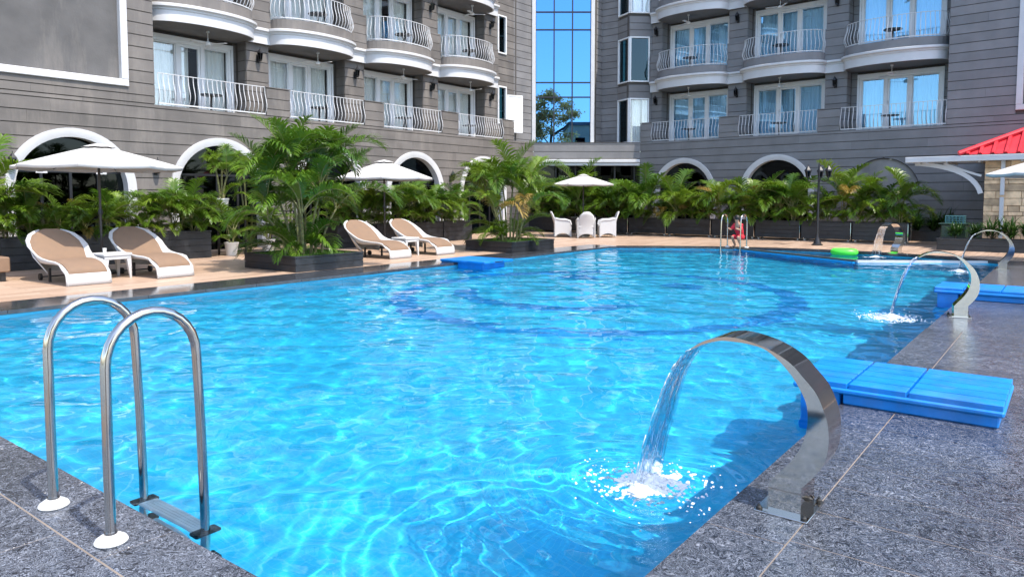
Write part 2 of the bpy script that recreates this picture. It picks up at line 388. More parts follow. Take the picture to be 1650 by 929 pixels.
while u < 18.7:
    b = min(u + .9, 18.75); m = MB(); m.cbox(u + .002, b - .002, V1 - .02, 11.725, -.05, .002, .003); m.build('coping_stone', MAT['granite_polished'], cop); u += .9
m = MB(); m.cbox(18.752, 19.13, V1 + .001, 11.725, -.05, .002, .003); m.build('coping_stone', MAT['granite_polished'], cop)
for i in range(0, N, 4):
    m = MB()
    pts = [(ufar(vv[k]) - .02, vv[k]) for k in range(i, i + 5)] + [(ufar(vv[k]) + .425, vv[k]) for k in range(i + 4, i - 1, -1)]
    m.prism(pts[::-1] if False else pts, -.05, .002); m.build('coping_stone', MAT['granite_polished'], cop)

# pool basin
DEP = -1.4
m = MB(); rows = []
for i in range(N + 1): rows.append((vv[i], ufar(vv[i])))
m.add([(U0, v, DEP) for v, _ in rows] + [(uf, v, DEP) for v, uf in rows], [(i, N + 1 + i, N + 2 + i, i + 1) for i in range(N)])
m.add([(uf, v, DEP) for v, uf in rows] + [(uf, v, -.03) for v, uf in rows], [(i, N + 1 + i, N + 2 + i, i + 1) for i in range(N)])
m.quad((U0, V0, DEP), (ufar(V0), V0, DEP), (ufar(V0), V0, -.03), (U0, V0, -.03))
m.quad((U0, V1, DEP), (ufar(V1), V1, DEP), (ufar(V1), V1, -.03), (U0, V1, -.03))
m.quad((U0, V0, DEP), (U0, V1, DEP), (U0, V1, -.03), (U0, V0, -.03))
basin = structure(m.build('pool_basin', MAT['pool_tile'])); basin.cycles.is_caustics_receiver = True
def floor_band(pts, wd, name):
    m = MB(); P = [Vector((*p, DEP + .004)) for p in pts]; V = []
    for i, p in enumerate(P):
        t = (P[min(i + 1, len(P) - 1)] - P[max(i - 1, 0)]).normalized(); nn = Vector((-t.y, t.x, 0)) * wd / 2
        V += [p - nn, p + nn]
    m.add(V, [(2 * i, 2 * i + 2, 2 * i + 3, 2 * i + 1) for i in range(len(P) - 1)])
    o = m.build(name, MAT['pool_band'], basin); o.cycles.is_caustics_receiver = True
CX, CV = 11.1, 6.7
floor_band([(CX + 3.45 * math.cos(2 * math.pi * k / 64), CV + 3.3 * math.sin(2 * math.pi * k / 64)) for k in range(65)], .40, 'mosaic_ring')
floor_band([(CX + .1 + 1.95 * math.cos(a), CV + .6 + 1.9 * math.sin(a)) for a in [R(120 + 130 * k / 24) for k in range(25)]], .42, 'mosaic_arc')
for a, b in ((13.0, 8.2), (13.0, 5.9)):
    floor_band([(a + .25 * math.cos(2 * math.pi * k / 16), b + .25 * math.sin(2 * math.pi * k / 16)) for k in range(17)], .4, 'mosaic_spot')

# water surface: a real wave field
rng = np.random.default_rng(11)
us = [0.0]
while us[-1] < 1: us.append(us[-1] + (.026 + .05 * us[-1]) / 18.4)
us = np.array(us) / us[-1]
vsn = np.linspace(V0, V1, 290)
UF = np.array([ufar(v) for v in vsn])
X = U0 + us[:, None] * (UF[None, :] - U0); Y = np.repeat(vsn[None, :], len(us), 0)
Z = np.zeros_like(X)
for i in range(24):
    lam = .11 * (.26 / .11) ** rng.random(); k = 2 * math.pi / lam; a = rng.random() * 2 * math.pi
    Z += .0008 * lam * np.sin(k * (X * math.cos(a) + Y * math.sin(a)) + rng.random() * 6.28)
for i in range(60):
    lam = .26 * (1.4 / .26) ** rng.random(); k = 2 * math.pi / lam; a = rng.random() * 2 * math.pi
    Z += .00135 * lam ** .95 * np.sin(k * (X * math.cos(a) + Y * math.sin(a)) + rng.random() * 6.28)
for (su, sv, am, l0) in ((3.44, 1.72, .006, .16), (10.35, 1.98, .006, .2), (17.6, 1.9, .004, .2)):   # rings where the jets fall
    r = np.hypot(X - su, Y - sv); Z += am * np.exp(-r / .75) * np.sin(2 * math.pi * r / l0 + 2 * np.sin(3 * np.arctan2(Y - sv, X - su)))
Vt = np.stack([X, Y, Z + WZ], -1).reshape(-1, 3); nx, ny = X.shape
idx = np.arange(nx * ny).reshape(nx, ny)
Fq = np.stack([idx[:-1, :-1], idx[1:, :-1], idx[1:, 1:], idx[:-1, 1:]], -1).reshape(-1, 4)
me = bpy.data.meshes.new('water'); me.from_pydata(Vt.tolist(), [], Fq.tolist()); me.materials.append(MAT['water']); me.shade_smooth()
water = structure(put('water', me)); water.cycles.is_caustics_caster = True
def wz(u, v):
    i = np.argmin((X - u) ** 2 + (Y - v) ** 2); return float(Vt[i, 2])
# low wall that divides off the shallow end
div = put('divider_wall', None); tag(div, 'low dark wall with white end dividing off the shallow far end of the pool', 'pool divider')
def wall_seg(a, b, wd, z0, z1, name, mat):
    a, b = Vector((*a, 0)), Vector((*b, 0)); t = (b - a).normalized(); nn = Vector((-t.y, t.x, 0)) * wd / 2
    m = MB(); m.prism([(p.x, p.y) for p in (a - nn, b - nn, b + nn, a + nn)], z0, z1); return m.build(name, mat, div)
wall_seg((20.9, 8.2), (18.2, 3.95), .22, DEP, -.045, 'wall', MAT['pool_band'])
wall_seg((20.9, 8.2), (18.2, 3.95), .12, -.045, -.005, 'cap', MAT['rope'])
wall_seg((18.2, 3.95), (20.0, V0), .2, DEP, -.06, 'wall', MAT['pool_tile'])
wall_seg((18.15, 3.93), (20.0, V0), .12, -.06, -.005, 'cap', MAT['white_paint'])
# ================================================================= hotel: cladding, wings, tower
CH, CZ = .295, .16                               # course height, first joint
I4 = Matrix.Identity(4)
def hw_at(op, z):
    if op[0] == 'arch':
        _, c, r, sp = op
        return (r if z <= sp else math.sqrt(max(0, r * r - (z - sp) ** 2)))
def edges(op, z):
    if op[0] == 'arch':
        h = hw_at(op, z); return op[1] - h, op[1] + h
    return op[1], op[2]
def strips(s0, s1, z0, z1, ops):
    """polygons of one course between openings"""
    act = []
    zs = [z0 + (z1 - z0) * k / 5 for k in range(6)]
    for op in ops:
        if op[0] == 'arch':
            if op[3] + op[2] > z0 + 1e-4: act.append(op)
        elif op[3] < (z0 + z1) / 2 < op[4] and op[2] > s0 and op[1] < s1: act.append(op)
    act.sort(key=lambda o: o[1] if o[0] == 'arch' else o[1])
    out = []; left = None
    for op in act + [None]:
        L = [(edges(left, z)[1] if left else s0, z) for z in zs]
        Rr = [(edges(op, z)[0] if op else s1, z) for z in zs]
        curvL = left is not None and left[0] == 'arch'; curvR = op is not None and op[0] == 'arch'
        if not curvL: L = [L[0], L[-1]]
        if not curvR: Rr = [Rr[0], Rr[-1]]
        if min(r[0] for r in Rr) - max(l[0] for l in L) > .015 or (Rr[0][0] - L[0][0] > .02 and Rr[-1][0] - L[-1][0] > .02):
            out.append((L, Rr))
        left = op
    return out
def courses(z0, z1):
    k = math.floor((z0 - CZ) / CH); z = CZ + k * CH; out = []
    while z < z1 - 1e-6:
        a, b = max(z, z0), min(z + CH, z1)
        if b - a > .03: out.append((a, b))
        z += CH
    return out
def clad(par, M, s0, s1, z0, z1, ops, mat, ztop=99, joint=2.4, d=0, seed=0, gap=.011):
    """boards as single parts up to ztop, joined above"""
    rest = MB(); rr = random.Random(seed)
    for (a, b) in courses(z0, z1):
        for L, Rr in strips(s0, s1, a + gap, b - gap, ops):
            lo = max(p[0] for p in L); hi = min(p[0] for p in Rr)
            cuts = []; x = lo + joint * (.4 + .6 * rr.random())
            while x < hi - .7: cuts.append(x); x += joint
            segL = L
            for c in cuts + [None]:
                R2 = Rr if c is None else [(c - .0015, a + gap), (c - .0015, b - gap)]
                poly = [segL[0]] if len(segL) == 2 else [segL[0]]
                pts = [p for p in R2]                  # bottom->top on the right
                poly = [segL[0]] + pts + [p for p in segL[:0:-1]]
                mbx = rest if a > ztop else MB()
                mbx.slab(poly, d, d + .03)
                if a <= ztop: mbx.build('cladding_board', mat, par, M=M)
                if c is not None: segL = [(c + .0015, a + gap), (c + .0015, b - gap)]
    if rest.v: stuff(rest.build('upper_cladding', mat, par, M=M))
def backing(par, M, s0, s1, z0, z1, ops, d, th, name='wall', mat=None):
    m = MB(); zz = sorted(set([z0, z1] + [z for o in ops if o[0] == 'rect' for z in (o[3], o[4]) if z0 < z < z1] +
                              [o[3] + o[2] * q for o in ops if o[0] == 'arch' for q in (0, .5, .8, .95, 1)]))
    for a, b in zip(zz[:-1], zz[1:]):
        if b - a < 1e-4: continue
        for L, Rr in strips(s0, s1, a, b, ops):
            m.slab([L[0]] + Rr + L[:0:-1], d, d + th)
    return m.build(name, mat or MAT['wall_back'], par, M=M)
def sweep(m, path, prof):
    n = len(path); P = [Vector((p[0], p[1])) for p in path]; N = []
    for i in range(n):
        ns = []
        if i > 0: t = (P[i] - P[i - 1]).normalized(); ns.append(Vector((t.y, -t.x)))
        if i < n - 1: t = (P[i + 1] - P[i]).normalized(); ns.append(Vector((t.y, -t.x)))
        v = ns[0] if len(ns) == 1 else (ns[0] + ns[1])
        v = v.normalized(); c = v.dot(ns[0]); N.append(v / max(c, .72))
    k = len(prof); V = []
    for i in range(n): V += [(P[i].x + N[i].x * o, P[i].y + N[i].y * o, z) for o, z in prof]
    m.add(V, [(i * k + j, (i + 1) * k + j, (i + 1) * k + (j + 1) % k, i * k + (j + 1) % k) for i in range(n - 1) for j in range(k)])
    m.add(V[:k], [tuple(range(k))]); m.add(V[-k:], [tuple(range(k - 1, -1, -1))])

FL = [3.80, 6.75, 9.70, 12.65]; ROOF = 18.0  # roof is out of view; height raised to lengthen the building's shade
PD, DD = .90, 1.42                               # set-back of the piers, of the doors
# --- shared meshes
mbx = MB(); mbx.tube([(0, y, z) for y, z in ((0, .03), (-.045, .10), (-.085, .20), (-.09, .29), (-.06, .42), (-.018, .55), (0, .66), (.002, .79))], .0105, 6)
BAL = mbx.mesh('baluster', MAT['white_paint'], 60)
def door_mesh(W, H):
    m = MB(); f = .085
    m.cbox(0, W, -.06, .06, H - f, H, .006); m.cbox(0, W, -.06, .06, 0, .06, .006)
    for a, b in ((0, f), (W - f, W)): m.cbox(a, b, -.06, .06, .062, H - f - .002, .006)
    q1, q2 = W * .335, W * .635
    for c in (q1, q2): m.cbox(c - .05, c + .05, -.055, .055, .062, H - f - .002, .006)
    # sash rails of the middle door and side lights
    for a, b in ((f + .003, q1 - .053), (q1 + .053, q2 - .053), (q2 + .053, W - f - .003)):
        w_ = .07 if a > q1 and b < q2 else .03
        m.cbox(a, b, -.035, .035, H - f - .004 - w_, H - f - .004, .004); m.cbox(a, b, -.035, .035, .064, .064 + w_ + .02, .004)
        m.cbox(a, a + w_, -.035, .035, .066 + w_ + .02, H - f - .006 - w_, .004); m.cbox(b - w_, b, -.035, .035, .066 + w_ + .02, H - f - .006 - w_, .004)
    m.cbox(-.07, W + .07, -.09, -.062, H - .02, H + .10, .006)
    m.cbox(-.07, .0, -.09, -.062, 0, H - .022, .006); m.cbox(W, W + .07, -.09, -.062, 0, H - .022, .006)
    panes = [(f + .03, q1 - .08), (q1 + .12, q2 - .12), (q2 + .08, W - f - .03)]
    return m.mesh('balcony_door', MAT['white_upvc']), panes
def pane_mesh(a, b, H, mat):
    m = MB(); m.box(a, b, -.006, .006, .15, H - .15); return m.mesh('pane', mat)
def curtain_mesh(W, H, seed, gaps):
    r = random.Random(seed); m = MB()
    for a, b in gaps:
        n = max(8, int((b - a) / .022)); pts = []
        for z in (0.03, H * .5, H - .05):
            ph = r.random() * .4
            for i in range(n + 1):
                x = a + (b - a) * i / n
                pts.append((x + .006 * math.sin(i * .9), .16 + .028 * math.sin(x * 2 * math.pi / .105 + ph + .8 * math.sin(x * 5)) + .012 * math.sin(x * 23), z))
        m.grid(pts, 3, n + 1)
    return m.mesh('curtain', MAT['curtain'], 80)
DOORS = {}
def get_door(W, H, glass):
    k = (round(W, 2), glass)
    if k not in DOORS:
        fm, panes = door_mesh(W, H)
        pms = [pane_mesh(a, b, H, MAT[glass]) for a, b in panes]
        cms = [curtain_mesh(W, H, 3, [(.08, W - .08)]), curtain_mesh(W, H, 5, [(.08, W * .34), (W * .62, W - .08)]), curtain_mesh(W, H, 9, [(.08, W * .52), (W * .64, W - .08)])]
        hm = MB(); hm.cbox(W * .335 + .075, W * .335 + .095, -.085, -.037, .95, 1.10, .004); hmm = hm.mesh('handle', MAT['white_plastic'])
        DOORS[k] = (fm, pms, cms, hmm)
    return DOORS[k]
def bay_path(a, b, n=22, d0=.78, bul=.84):
    c, h = (a + b) / 2, (b - a) / 2 + .02
    return [(c - h * math.cos(math.pi * k / n), d0 - bul * math.sin(math.pi * k / n) ** .8) for k in range(n + 1)]
CORN = [(-.02, -.75), (.025, -.75), (.025, -.47), (.05, -.455), (.06, -.42), (.10, -.385), (.125, -.38), (.125, -.315), (.10, -.30), (-.02, -.30)]

def fan_proto():
    t = thing('ceiling_fan', 'x', 'ceiling fan')
    m = MB(); m.lathe([(.012, -.02), (.012, -.30)][::-1], 6); m.lathe([(.05, -.05), (.045, 0)], 10); m.build('rod', MAT['white_plastic'], t)
    m = MB(); m.lathe([(.03, -.40), (.085, -.385), (.095, -.34), (.07, -.30), (.02, -.28)], 14); m.build('motor', MAT['white_plastic'], t, 40)
    bm = MB(); bm.cbox(.08, .52, -.055, .055, -.350, -.338, .004); bme = bm.mesh('blade', MAT['white_plastic'])
    for k in range(3): put('blade', bme, t, rot=(R(8), 0, R(20 + 120 * k)))
    return t
def lantern_proto():
    t = thing('wall_lantern', 'x', 'wall lantern')
    m = MB(); m.cbox(-.05, .05, -.02, 0, -.14, .10, .005); m.tube([(0, -.02, -.06), (0, -.09, -.10), (0, -.14, -.06)], .012, 6); m.build('bracket', MAT['black_metal'], t)
    m = MB(); m.lathe([(.03, -.10), (.055, -.08), (.06, -.06), (.02, -.05)], 6, (0, -.14, 0)); m.lathe([(.095, .13), (.09, .16), (.03, .24), (.012, .26), (.008, .31)], 6, (0, -.14, 0))
    for k in range(6):
        a = 2 * math.pi * k / 6; m.tube([(.058 * math.cos(a), -.14 + .058 * math.sin(a), -.06), (.085 * math.cos(a), -.14 + .085 * math.sin(a), .14)], .007, 5)
    m.build('cage', MAT['black_metal'], t)
    m = MB(); m.lathe([(.05, -.05), (.074, .13)], 6, (0, -.14, 0)); m.build('glass', MAT['pane_dark'], t)
    return t
def table_proto():
    t = thing('balcony_table', 'x', 'table')
    m = MB(); m.lathe([(.30, .48), (.30, .51)], 18); m.build('tabletop', MAT['table_black'], t)
    m = MB(); m.lathe([(.03, .02), (.03, .48)], 8); m.lathe([(.16, 0), (.15, .02)], 14); m.build('pedestal', MAT['wood_pole'], t)
    return t
FAN, LAN, TAB = fan_proto(), lantern_proto(), table_proto()
USED = set()
def use(proto, M, label, group):
    if proto.name in USED: o = copy_tree(proto)
    else: o = proto; USED.add(proto.name)
    o.matrix_world = M; o['label'] = label; o['group'] = group; return o

def wing(name, label, M, side, wall, openings, rails, doorW, arches, flush, cmat, glass, blind=()):
    t = thing(name, label, 'building', M=M)
    s0, s1 = wall
    # front plane: ground storey, low parapet blocks, flush full height part
    ops = [('arch', c, 1.23, 1.63) for c in arches] + [('arch', c, 1.14, 1.63) for c in blind]
    f0, f1 = flush
    rail_ops = [('rect', a, b, FL[0], 99) for a, b in rails]
    g_end = (s0, s1)
    backing(t, I4, s0, s1, 0, FL[0] - .02, ops, .032, .25)
    clad(t, I4, s0, s1, 0, 4.60 if False else 3.80, ops, cmat, seed=1)
    # parapet blocks between the railings
    blocks = []
    ed = sorted([x for r_ in rails for x in r_])
    cur = s0 if f0 is None or f0 > s0 + .1 else f1
    lim = s1 if f1 is None or f1 < s1 - .1 else f0
    if side == 'left': lim = 24.3
    xs = [cur] + ed + [lim]
    for a, b in zip(xs[0::2], xs[1::2]):
        if b - a > .1: blocks.append((a, b))
    for a, b in blocks:
        clad(t, I4, a, b, 3.80, 4.60, [], cmat, seed=2, joint=9)
        m = MB(); m.box(a + .002, b - .002, .031, .16, 3.80, 4.585); m.box(a - .015, b + .015, -.015, .175, 4.60, 4.625); m.build('parapet_block', cmat, t)
    # flush full-height end of the wing
    clad(t, I4, f0, f1, 3.80, ROOF, [('rect', *p) for p in PANELS[side]], cmat, ztop=9.2, seed=3)
    backing(t, I4, f0, f1, FL[0], ROOF, [('rect', *p) for p in PANELS[side]], .032, PD - .032 + .9)
    for p in PANELS[side]:
        a, b, z0, z1 = p
        m = MB(); m.cbox(a + .16, b - .16, .10, .20, z0 + .16, z1 - .16, .01); pn = m.build('render_panel', MAT['render_panel'], t)
        m = MB(); fw = .17
        for (q0, q1, r0, r1) in ((a, b, z0, z0 + fw), (a, b, z1 - fw, z1), (a, a + fw, z0 + fw, z1 - fw), (b - fw, b, z0 + fw, z1 - fw)):
            m.cbox(q0, q1, -.05, .12, r0 + .001, r1 - .001, .012)
        m.build('frame', MAT['white_paint'], pn)
    # arches
    for c in arches:
        m = MB(); n = 28; ri, ro, sp = 1.22, 1.425, 1.63
        inn = [(c - ri, 0)] + [(c - ri * math.cos(math.pi * k / n), sp + ri * math.sin(math.pi * k / n)) for k in range(n + 1)] + [(c + ri, 0)]
        out = [(c - ro, 0)] + [(c - ro * math.cos(math.pi * k / n), sp + ro * math.sin(math.pi * k / n)) for k in range(n + 1)] + [(c + ro, 0)]
        q = len(inn); mid = [((i_[0] + o_[0]) / 2, (i_[1] + o_[1]) / 2) for i_, o_ in zip(inn, out)]
        V = [(p[0], .22, p[1]) for p in inn] + [(p[0], -.03, p[1]) for p in inn] + [(p[0], -.055, p[1]) for p in mid] + [(p[0], -.055, p[1]) for p in out] + [(p[0], .03, p[1]) for p in out]
        m.add(V, [(k * q + i, k * q + i + 1, (k + 1) * q + i + 1, (k + 1) * q + i) for k in range(4) for i in range(q - 1)])
        ar = m.build('arch_surround', MAT['white_paint'], t, 35)
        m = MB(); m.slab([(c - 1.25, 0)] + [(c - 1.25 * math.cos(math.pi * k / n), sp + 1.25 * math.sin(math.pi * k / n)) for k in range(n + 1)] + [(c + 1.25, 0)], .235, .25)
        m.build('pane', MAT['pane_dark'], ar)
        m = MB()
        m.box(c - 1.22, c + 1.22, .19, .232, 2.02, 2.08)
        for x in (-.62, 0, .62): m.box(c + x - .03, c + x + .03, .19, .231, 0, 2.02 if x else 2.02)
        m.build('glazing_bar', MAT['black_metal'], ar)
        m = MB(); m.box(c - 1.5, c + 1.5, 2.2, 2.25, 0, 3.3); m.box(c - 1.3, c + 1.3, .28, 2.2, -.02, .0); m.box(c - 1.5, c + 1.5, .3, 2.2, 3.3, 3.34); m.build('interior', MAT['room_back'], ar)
    for c in blind:
        m = MB(); n = 24; r_ = 1.135; sp = 1.63
        m.slab([(c - r_, 0)] + [(c - r_ * math.cos(math.pi * k / n), sp + r_ * math.sin(math.pi * k / n)) for k in range(n + 1)] + [(c + r_, 0)], .05, .2)
        bl = m.build('blind_arch', MAT['plaster_grey'], t)
        m = MB(); m.tube([(c - 1.15 * math.cos(math.pi * k / n), -.002, sp + 1.15 * math.sin(math.pi * k / n)) for k in range(n + 1)], .014, 6); m.build('arch_bead', MAT['black_metal'], bl)
    # terrace floor
    b0, b1 = min(a for a, _ in openings), max(b for _, b in openings)
    e0 = s0 if f0 is None or f0 > s0 + .1 else f1; e1 = s1 if f1 is None or f1 < s1 - .1 else f0
    if side == 'left': e1 = 24.17
    m = MB(); m.box(e0, e1 if side == 'right' else 25.6, .05, 2.6, FL[0] - .12, FL[0] - .005); m.build('terrace_floor', MAT['plaster_grey'], t)
    # piers
    xs = [e0] + [x for o in openings for x in o] + [e1]
    piers = [(a, b) for a, b in zip(xs[0::2], xs[1::2]) if b - a > .05]
    for i, (a, b) in enumerate(piers):
        clad(t, I4, a, b, FL[0], ROOF, [], cmat, ztop=9.2, d=PD, joint=9, seed=20 + i)
        m = MB(); m.box(a + .001, b - .001, PD + .031, DD + .5, FL[0], ROOF); m.build('pier', MAT['wall_back'], t)
        m = MB()                                 # boards on the sides of the piers, inside the loggias
        for (za, zb) in courses(FL[0], FL[3]):
            m.box(a - .012, a + .0, PD + .032, DD - .1, za + .01, zb - .01); m.box(b, b + .012, PD + .032, DD - .1, za + .01, zb - .01)
        stuff(m.build('side_cladding', cmat, t))
    # back walls, doors, slabs
    H = 2.02
    for fi in range(4):
        z = FL[fi]
        for bi, (a, b) in enumerate(openings):
            c = (a + b) / 2
            d0 = c - doorW / 2 + (.10 if side == 'left' else -.02); d1 = d0 + doorW
            zt = FL[fi + 1] - .75 if fi < 3 else ROOF
            m = MB()
            for (x0, x1, q0, q1) in ((a, d0, z, zt), (d1, b, z, zt), (d0, d1, z + H, zt)):
                if x1 - x0 > .01: m.box(x0, x1, DD + .05, DD + .2, q0, q1)
            m.build('back_wall', MAT['wall_back'], t)
            m = MB()
            for (za, zb) in courses(z, zt):
                for (x0, x1) in ((a, d0 - .07), (d1 + .07, b)):
                    if x1 - x0 > .04: m.box(x0, x1, DD + .02, DD + .05, za + .01, zb - .01)
            if m.v: stuff(m.build('loggia_cladding', cmat, t))
            if fi < 3:
                fm, pms, cms, hmm = get_door(doorW, H, glass)
                dr = put('balcony_door', fm, t, loc=(d0, DD + .08, z))
                for pmsh in pms: put('pane', pmsh, dr)
                put('handle', hmm, dr)
                put('curtain', cms[2 if ((bi + 2 * fi) % 4 == 0 if side == 'left' else (bi == 1 and fi == 0)) else 0], dr, loc=(0, .03, 0))
                m = MB(); m.box(d0 - .3, d1 + .3, DD + 2.2, DD + 2.25, z, zt); m.box(d0 - .3, d0 - .25, DD + .25, DD + 2.2, z, zt); m.box(d1 + .25, d1 + .3, DD + .25, DD + 2.2, z, zt); m.box(d0 - .3, d1 + .3, DD + .25, DD + 2.2, z - .1, z); m.box(d0 - .3, d1 + .3, DD + .25, DD + 2.2, zt, zt + .05)
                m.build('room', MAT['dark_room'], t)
    # upper floor slabs with bulging balconies, cornice
    path = [(e0, .78)]
    for a, b in openings: path += bay_path(a, b)
    path += [(e1, .78)]
    for fi in (1, 2, 3):
        z = FL[fi]
        m = MB(); m.prism([(x, y) for x, y in path] + [(e1, 2.4), (e0, 2.4)], z - .735, z); m.build('floor_slab', cmat, t)
        m = MB(); sweep(m, path, [(o, z + q) for o, q in CORN]); m.build('cornice', MAT['white_paint'], t, 30)
        for a, b in piers:
            clad(t, I4, a + .02, b - .02, z - .30, z + .86, [], cmat, d=.72, joint=9, gap=.008)
            m = MB(); m.box(a + .021, b - .021, .751, PD - .001, z - .29, z + .85); m.build('parapet_block', cmat, t)
    # railings
    for fi in (0, 1, 2):
        z = FL[fi]
        for bi, (a, b) in enumerate(openings):
            if fi == 0:
                ra, rb = rails[bi]; pth = [(ra + .02, .05), (rb - .02, .05)]; ln = rb - ra - .04
                bal = put('balcony_rail', None, t)
                nb = int(ln / .135)
                for k in range(nb + 1): put('baluster', BAL, bal, loc=(ra + .02 + ln * k / nb, .05, z + .02))
            else:
                pth = [(x, y) for x, y in bay_path(a, b, 40)][1:-1]
                C = Vector(((a + b) / 2, .78)); pth = [(C.x + (x - C.x) * .975, .80 + (y - .80) * .95) for x, y in pth]
                bal = put('balcony_rail', None, t)
                cum = [0]
                for p, q in zip(pth[:-1], pth[1:]): cum.append(cum[-1] + math.dist(p, q))
                nb = int(cum[-1] / .135); j = 0
                for k in range(nb + 1):
                    s_ = cum[-1] * k / nb
                    while j < len(cum) - 2 and cum[j + 1] < s_: j += 1
                    f = (s_ - cum[j]) / max(1e-6, cum[j + 1] - cum[j]); p, q = pth[j], pth[j + 1]
                    ang = math.atan2(q[1] - p[1], q[0] - p[0])
                    put('baluster', BAL, bal, loc=(p[0] + (q[0] - p[0]) * f, p[1] + (q[1] - p[1]) * f, z + .02), rot=ang)
            m = MB(); sweep(m, pth, [(-.02, z + .03), (.02, z + .03), (.02, z + .065), (-.02, z + .065)]); m.build('bottom_rail', MAT['white_paint'], bal)
            m = MB(); sweep(m, pth, [(-.012, z + .80), (.012, z + .80), (.012, z + .818), (-.012, z + .818)]); m.build('top_rail', MAT['white_paint'], bal)
            # loose furniture
            c = (a + b) / 2; nm = 'left wing' if side == 'left' else 'right wing'
            order = (len(openings) - 1 - bi) if side == 'left' else bi
            row = ('lower', 'middle', 'top')[fi]
            if fi < 2:
                use(FAN, M @ Matrix.Translation((c + (.1 if side == 'left' else -.05), .55 if fi == 0 else .45, FL[fi + 1] - .735)) @ Matrix.Rotation(rnd.random() * 2, 4, 'Z'),
                    f'white three-bladed ceiling fan, {row} balcony row of the {nm}, {ORD[order]} from the glass tower', 'balcony ceiling fans')
                use(TAB, M @ Matrix.Translation((c + (.25 if side == 'left' else -.1), .72, z)), f'small black-topped table, {row} balcony row of the {nm}, {ORD[order]} from the glass tower', 'balcony tables')
    for fi in (0, 1):
        for i, (a, b) in enumerate(piers):
            order = (len(piers) - 1 - i) if side == 'left' else i
            nm = 'left wing' if side == 'left' else 'right wing'
            use(LAN, M @ Matrix.Translation(((a + b) / 2, PD, FL[fi] + 1.78)), f'black wall lantern on the {nm}, {("lower", "upper")[fi]} row, {ORD[order]} pier from the glass tower', 'pier wall lanterns')
    m = MB(); m.box(min(e0, f0), max(e1, f1), .85, 9, ROOF, ROOF + .3); m.build('roof', MAT['plaster_grey'], t)
    return t
PANELS = {'left': [(3.6, 8.65, 4.16, 10.2)], 'right': [(13.42, 18.5, 4.12, 10.2)]}
ML = Matrix.Translation((0, 18.6, 0))
wing('hotel_wing', 'grey clad hotel wing with white curved balconies on the left behind the loungers', ML, 'left', (-2, 25.68),
     [(9.5, 12.49), (13.24, 16.16), (17.0, 19.86), (20.68, 23.47)], [(9.39, 12.54), (13.34, 16.22), (17.07, 19.94), (20.84, 23.57)],
     2.45, [3.55, 7.33, 11.05, 14.78, 18.55, 22.3], (-2, 9.3), MAT['cladding'], 'pane')
AR = R(4.2)
MR = Matrix.Translation((28.46, 14.94, 0)) @ Matrix.Rotation(math.atan2(-math.cos(AR), -math.sin(AR)), 4, 'Z')
wing('hotel_wing', 'grey hotel wing, cool skylight put in its colour, with white curved balconies on the right behind the black planters', MR, 'right', (0, 24),
     [(.49, 3.55), (4.33, 7.38), (8.15, 11.42)], [(.53, 3.62), (4.43, 7.44), (8.23, 11.56)],
     2.68, [2.1, 5.97], (11.56, 24), MAT['cladding_sky_tint'], 'pane_sky_tint', blind=[9.7])
# ground-floor lanterns between the arches
for i, (s_, lab) in enumerate(((5.72, 'black wall lantern on the ground floor at the left picture edge'), (6.05, 'black wall lantern beside the first arch behind the large parasol'), (9.25, 'black wall lantern between the first two arches of the left wing'), (20.35, 'black wall lantern beside the last arch half hidden by the palm clump'))):
    use(LAN, ML @ Matrix.Translation((s_, 0, 2.15)), lab, 'ground floor lanterns')
use(LAN, MR @ Matrix.Translation((.35, 0, 2.15)), 'black wall lantern at the inner corner left of the right wing arches', 'ground floor lanterns')

# --- corner block with the glass tower
def seg_frame(p, q):
    e = (q - p); L = e.length; a = math.atan2(e.y, e.x)
    return Matrix.Translation(p) @ Matrix.Rotation(a, 4, 'Z'), L
tw = thing('glass_tower', 'tall mirrored glass stair tower with white edges in the corner between the wings', 'building')
P0, P1 = Vector((25.68, 18.6, 0)), Vector((28.46, 14.94, 0))
F, L = seg_frame(P0, P1)
cm = MAT['cladding_sky_tint']
clad(tw, F, 0, L, 3.10, 3.80, [], cm, seed=5); m = MB(); m.box(0, L, .031, .3, 3.08, 3.78); m.box(0, L, -.02, .35, 3.78, 3.80); m.build('wall', MAT['wall_back'], tw, M=F)
m = MB(); m.cbox(.25, L - .02, -.12, .1, 2.93, 3.075, .015); m.cbox(.25, L - .02, -.06, .1, 2.80, 2.925, .01); m.build('entrance_beam', MAT['white_paint'], tw, M=F)
m = MB(); m.box(.1, L - .1, .5, .52, 0, 2.95); m.build('entrance_glass', MAT['pane_dark'], tw, M=F)
m = MB(); 
for k in range(6): m.box(.1 + k * .86, .16 + k * .86, .44, .5, 0, 2.8)
m.box(.1, L - .1, .44, .499, 2.1, 2.16); m.build('entrance_frame', MAT['black_metal'], tw, M=F)
m = MB(); m.box(-1, L + 1, 3.5, 3.55, 0, 3.2); m.box(-.5, L + .5, .5, 3.5, 3.2, 3.25); m.build('interior', MAT['room_back'], tw, M=F)
m = MB(); m.prism([(0, .02), (L, .02), (L + 1.6, 3.4), (-1.4, 3.4)], 3.68, 3.775); m.build('terrace_floor', MAT['plaster_grey'], tw, M=F)
PA, PB, PC, PDd, PE, PF, PG = (Vector((24.17, 19.5, 0)), c2w(.08, 32.1), c2w(.92, 33.1), c2w(3.66, 33.1), c2w(4.10, 33.7), c2w(4.74, 33.2), c2w(5.14, 32.3))
PH = Vector((29.40, 14.90, 0))
def zpx(y, t): return 1.45 + (317.4 - y) / 1175 * t
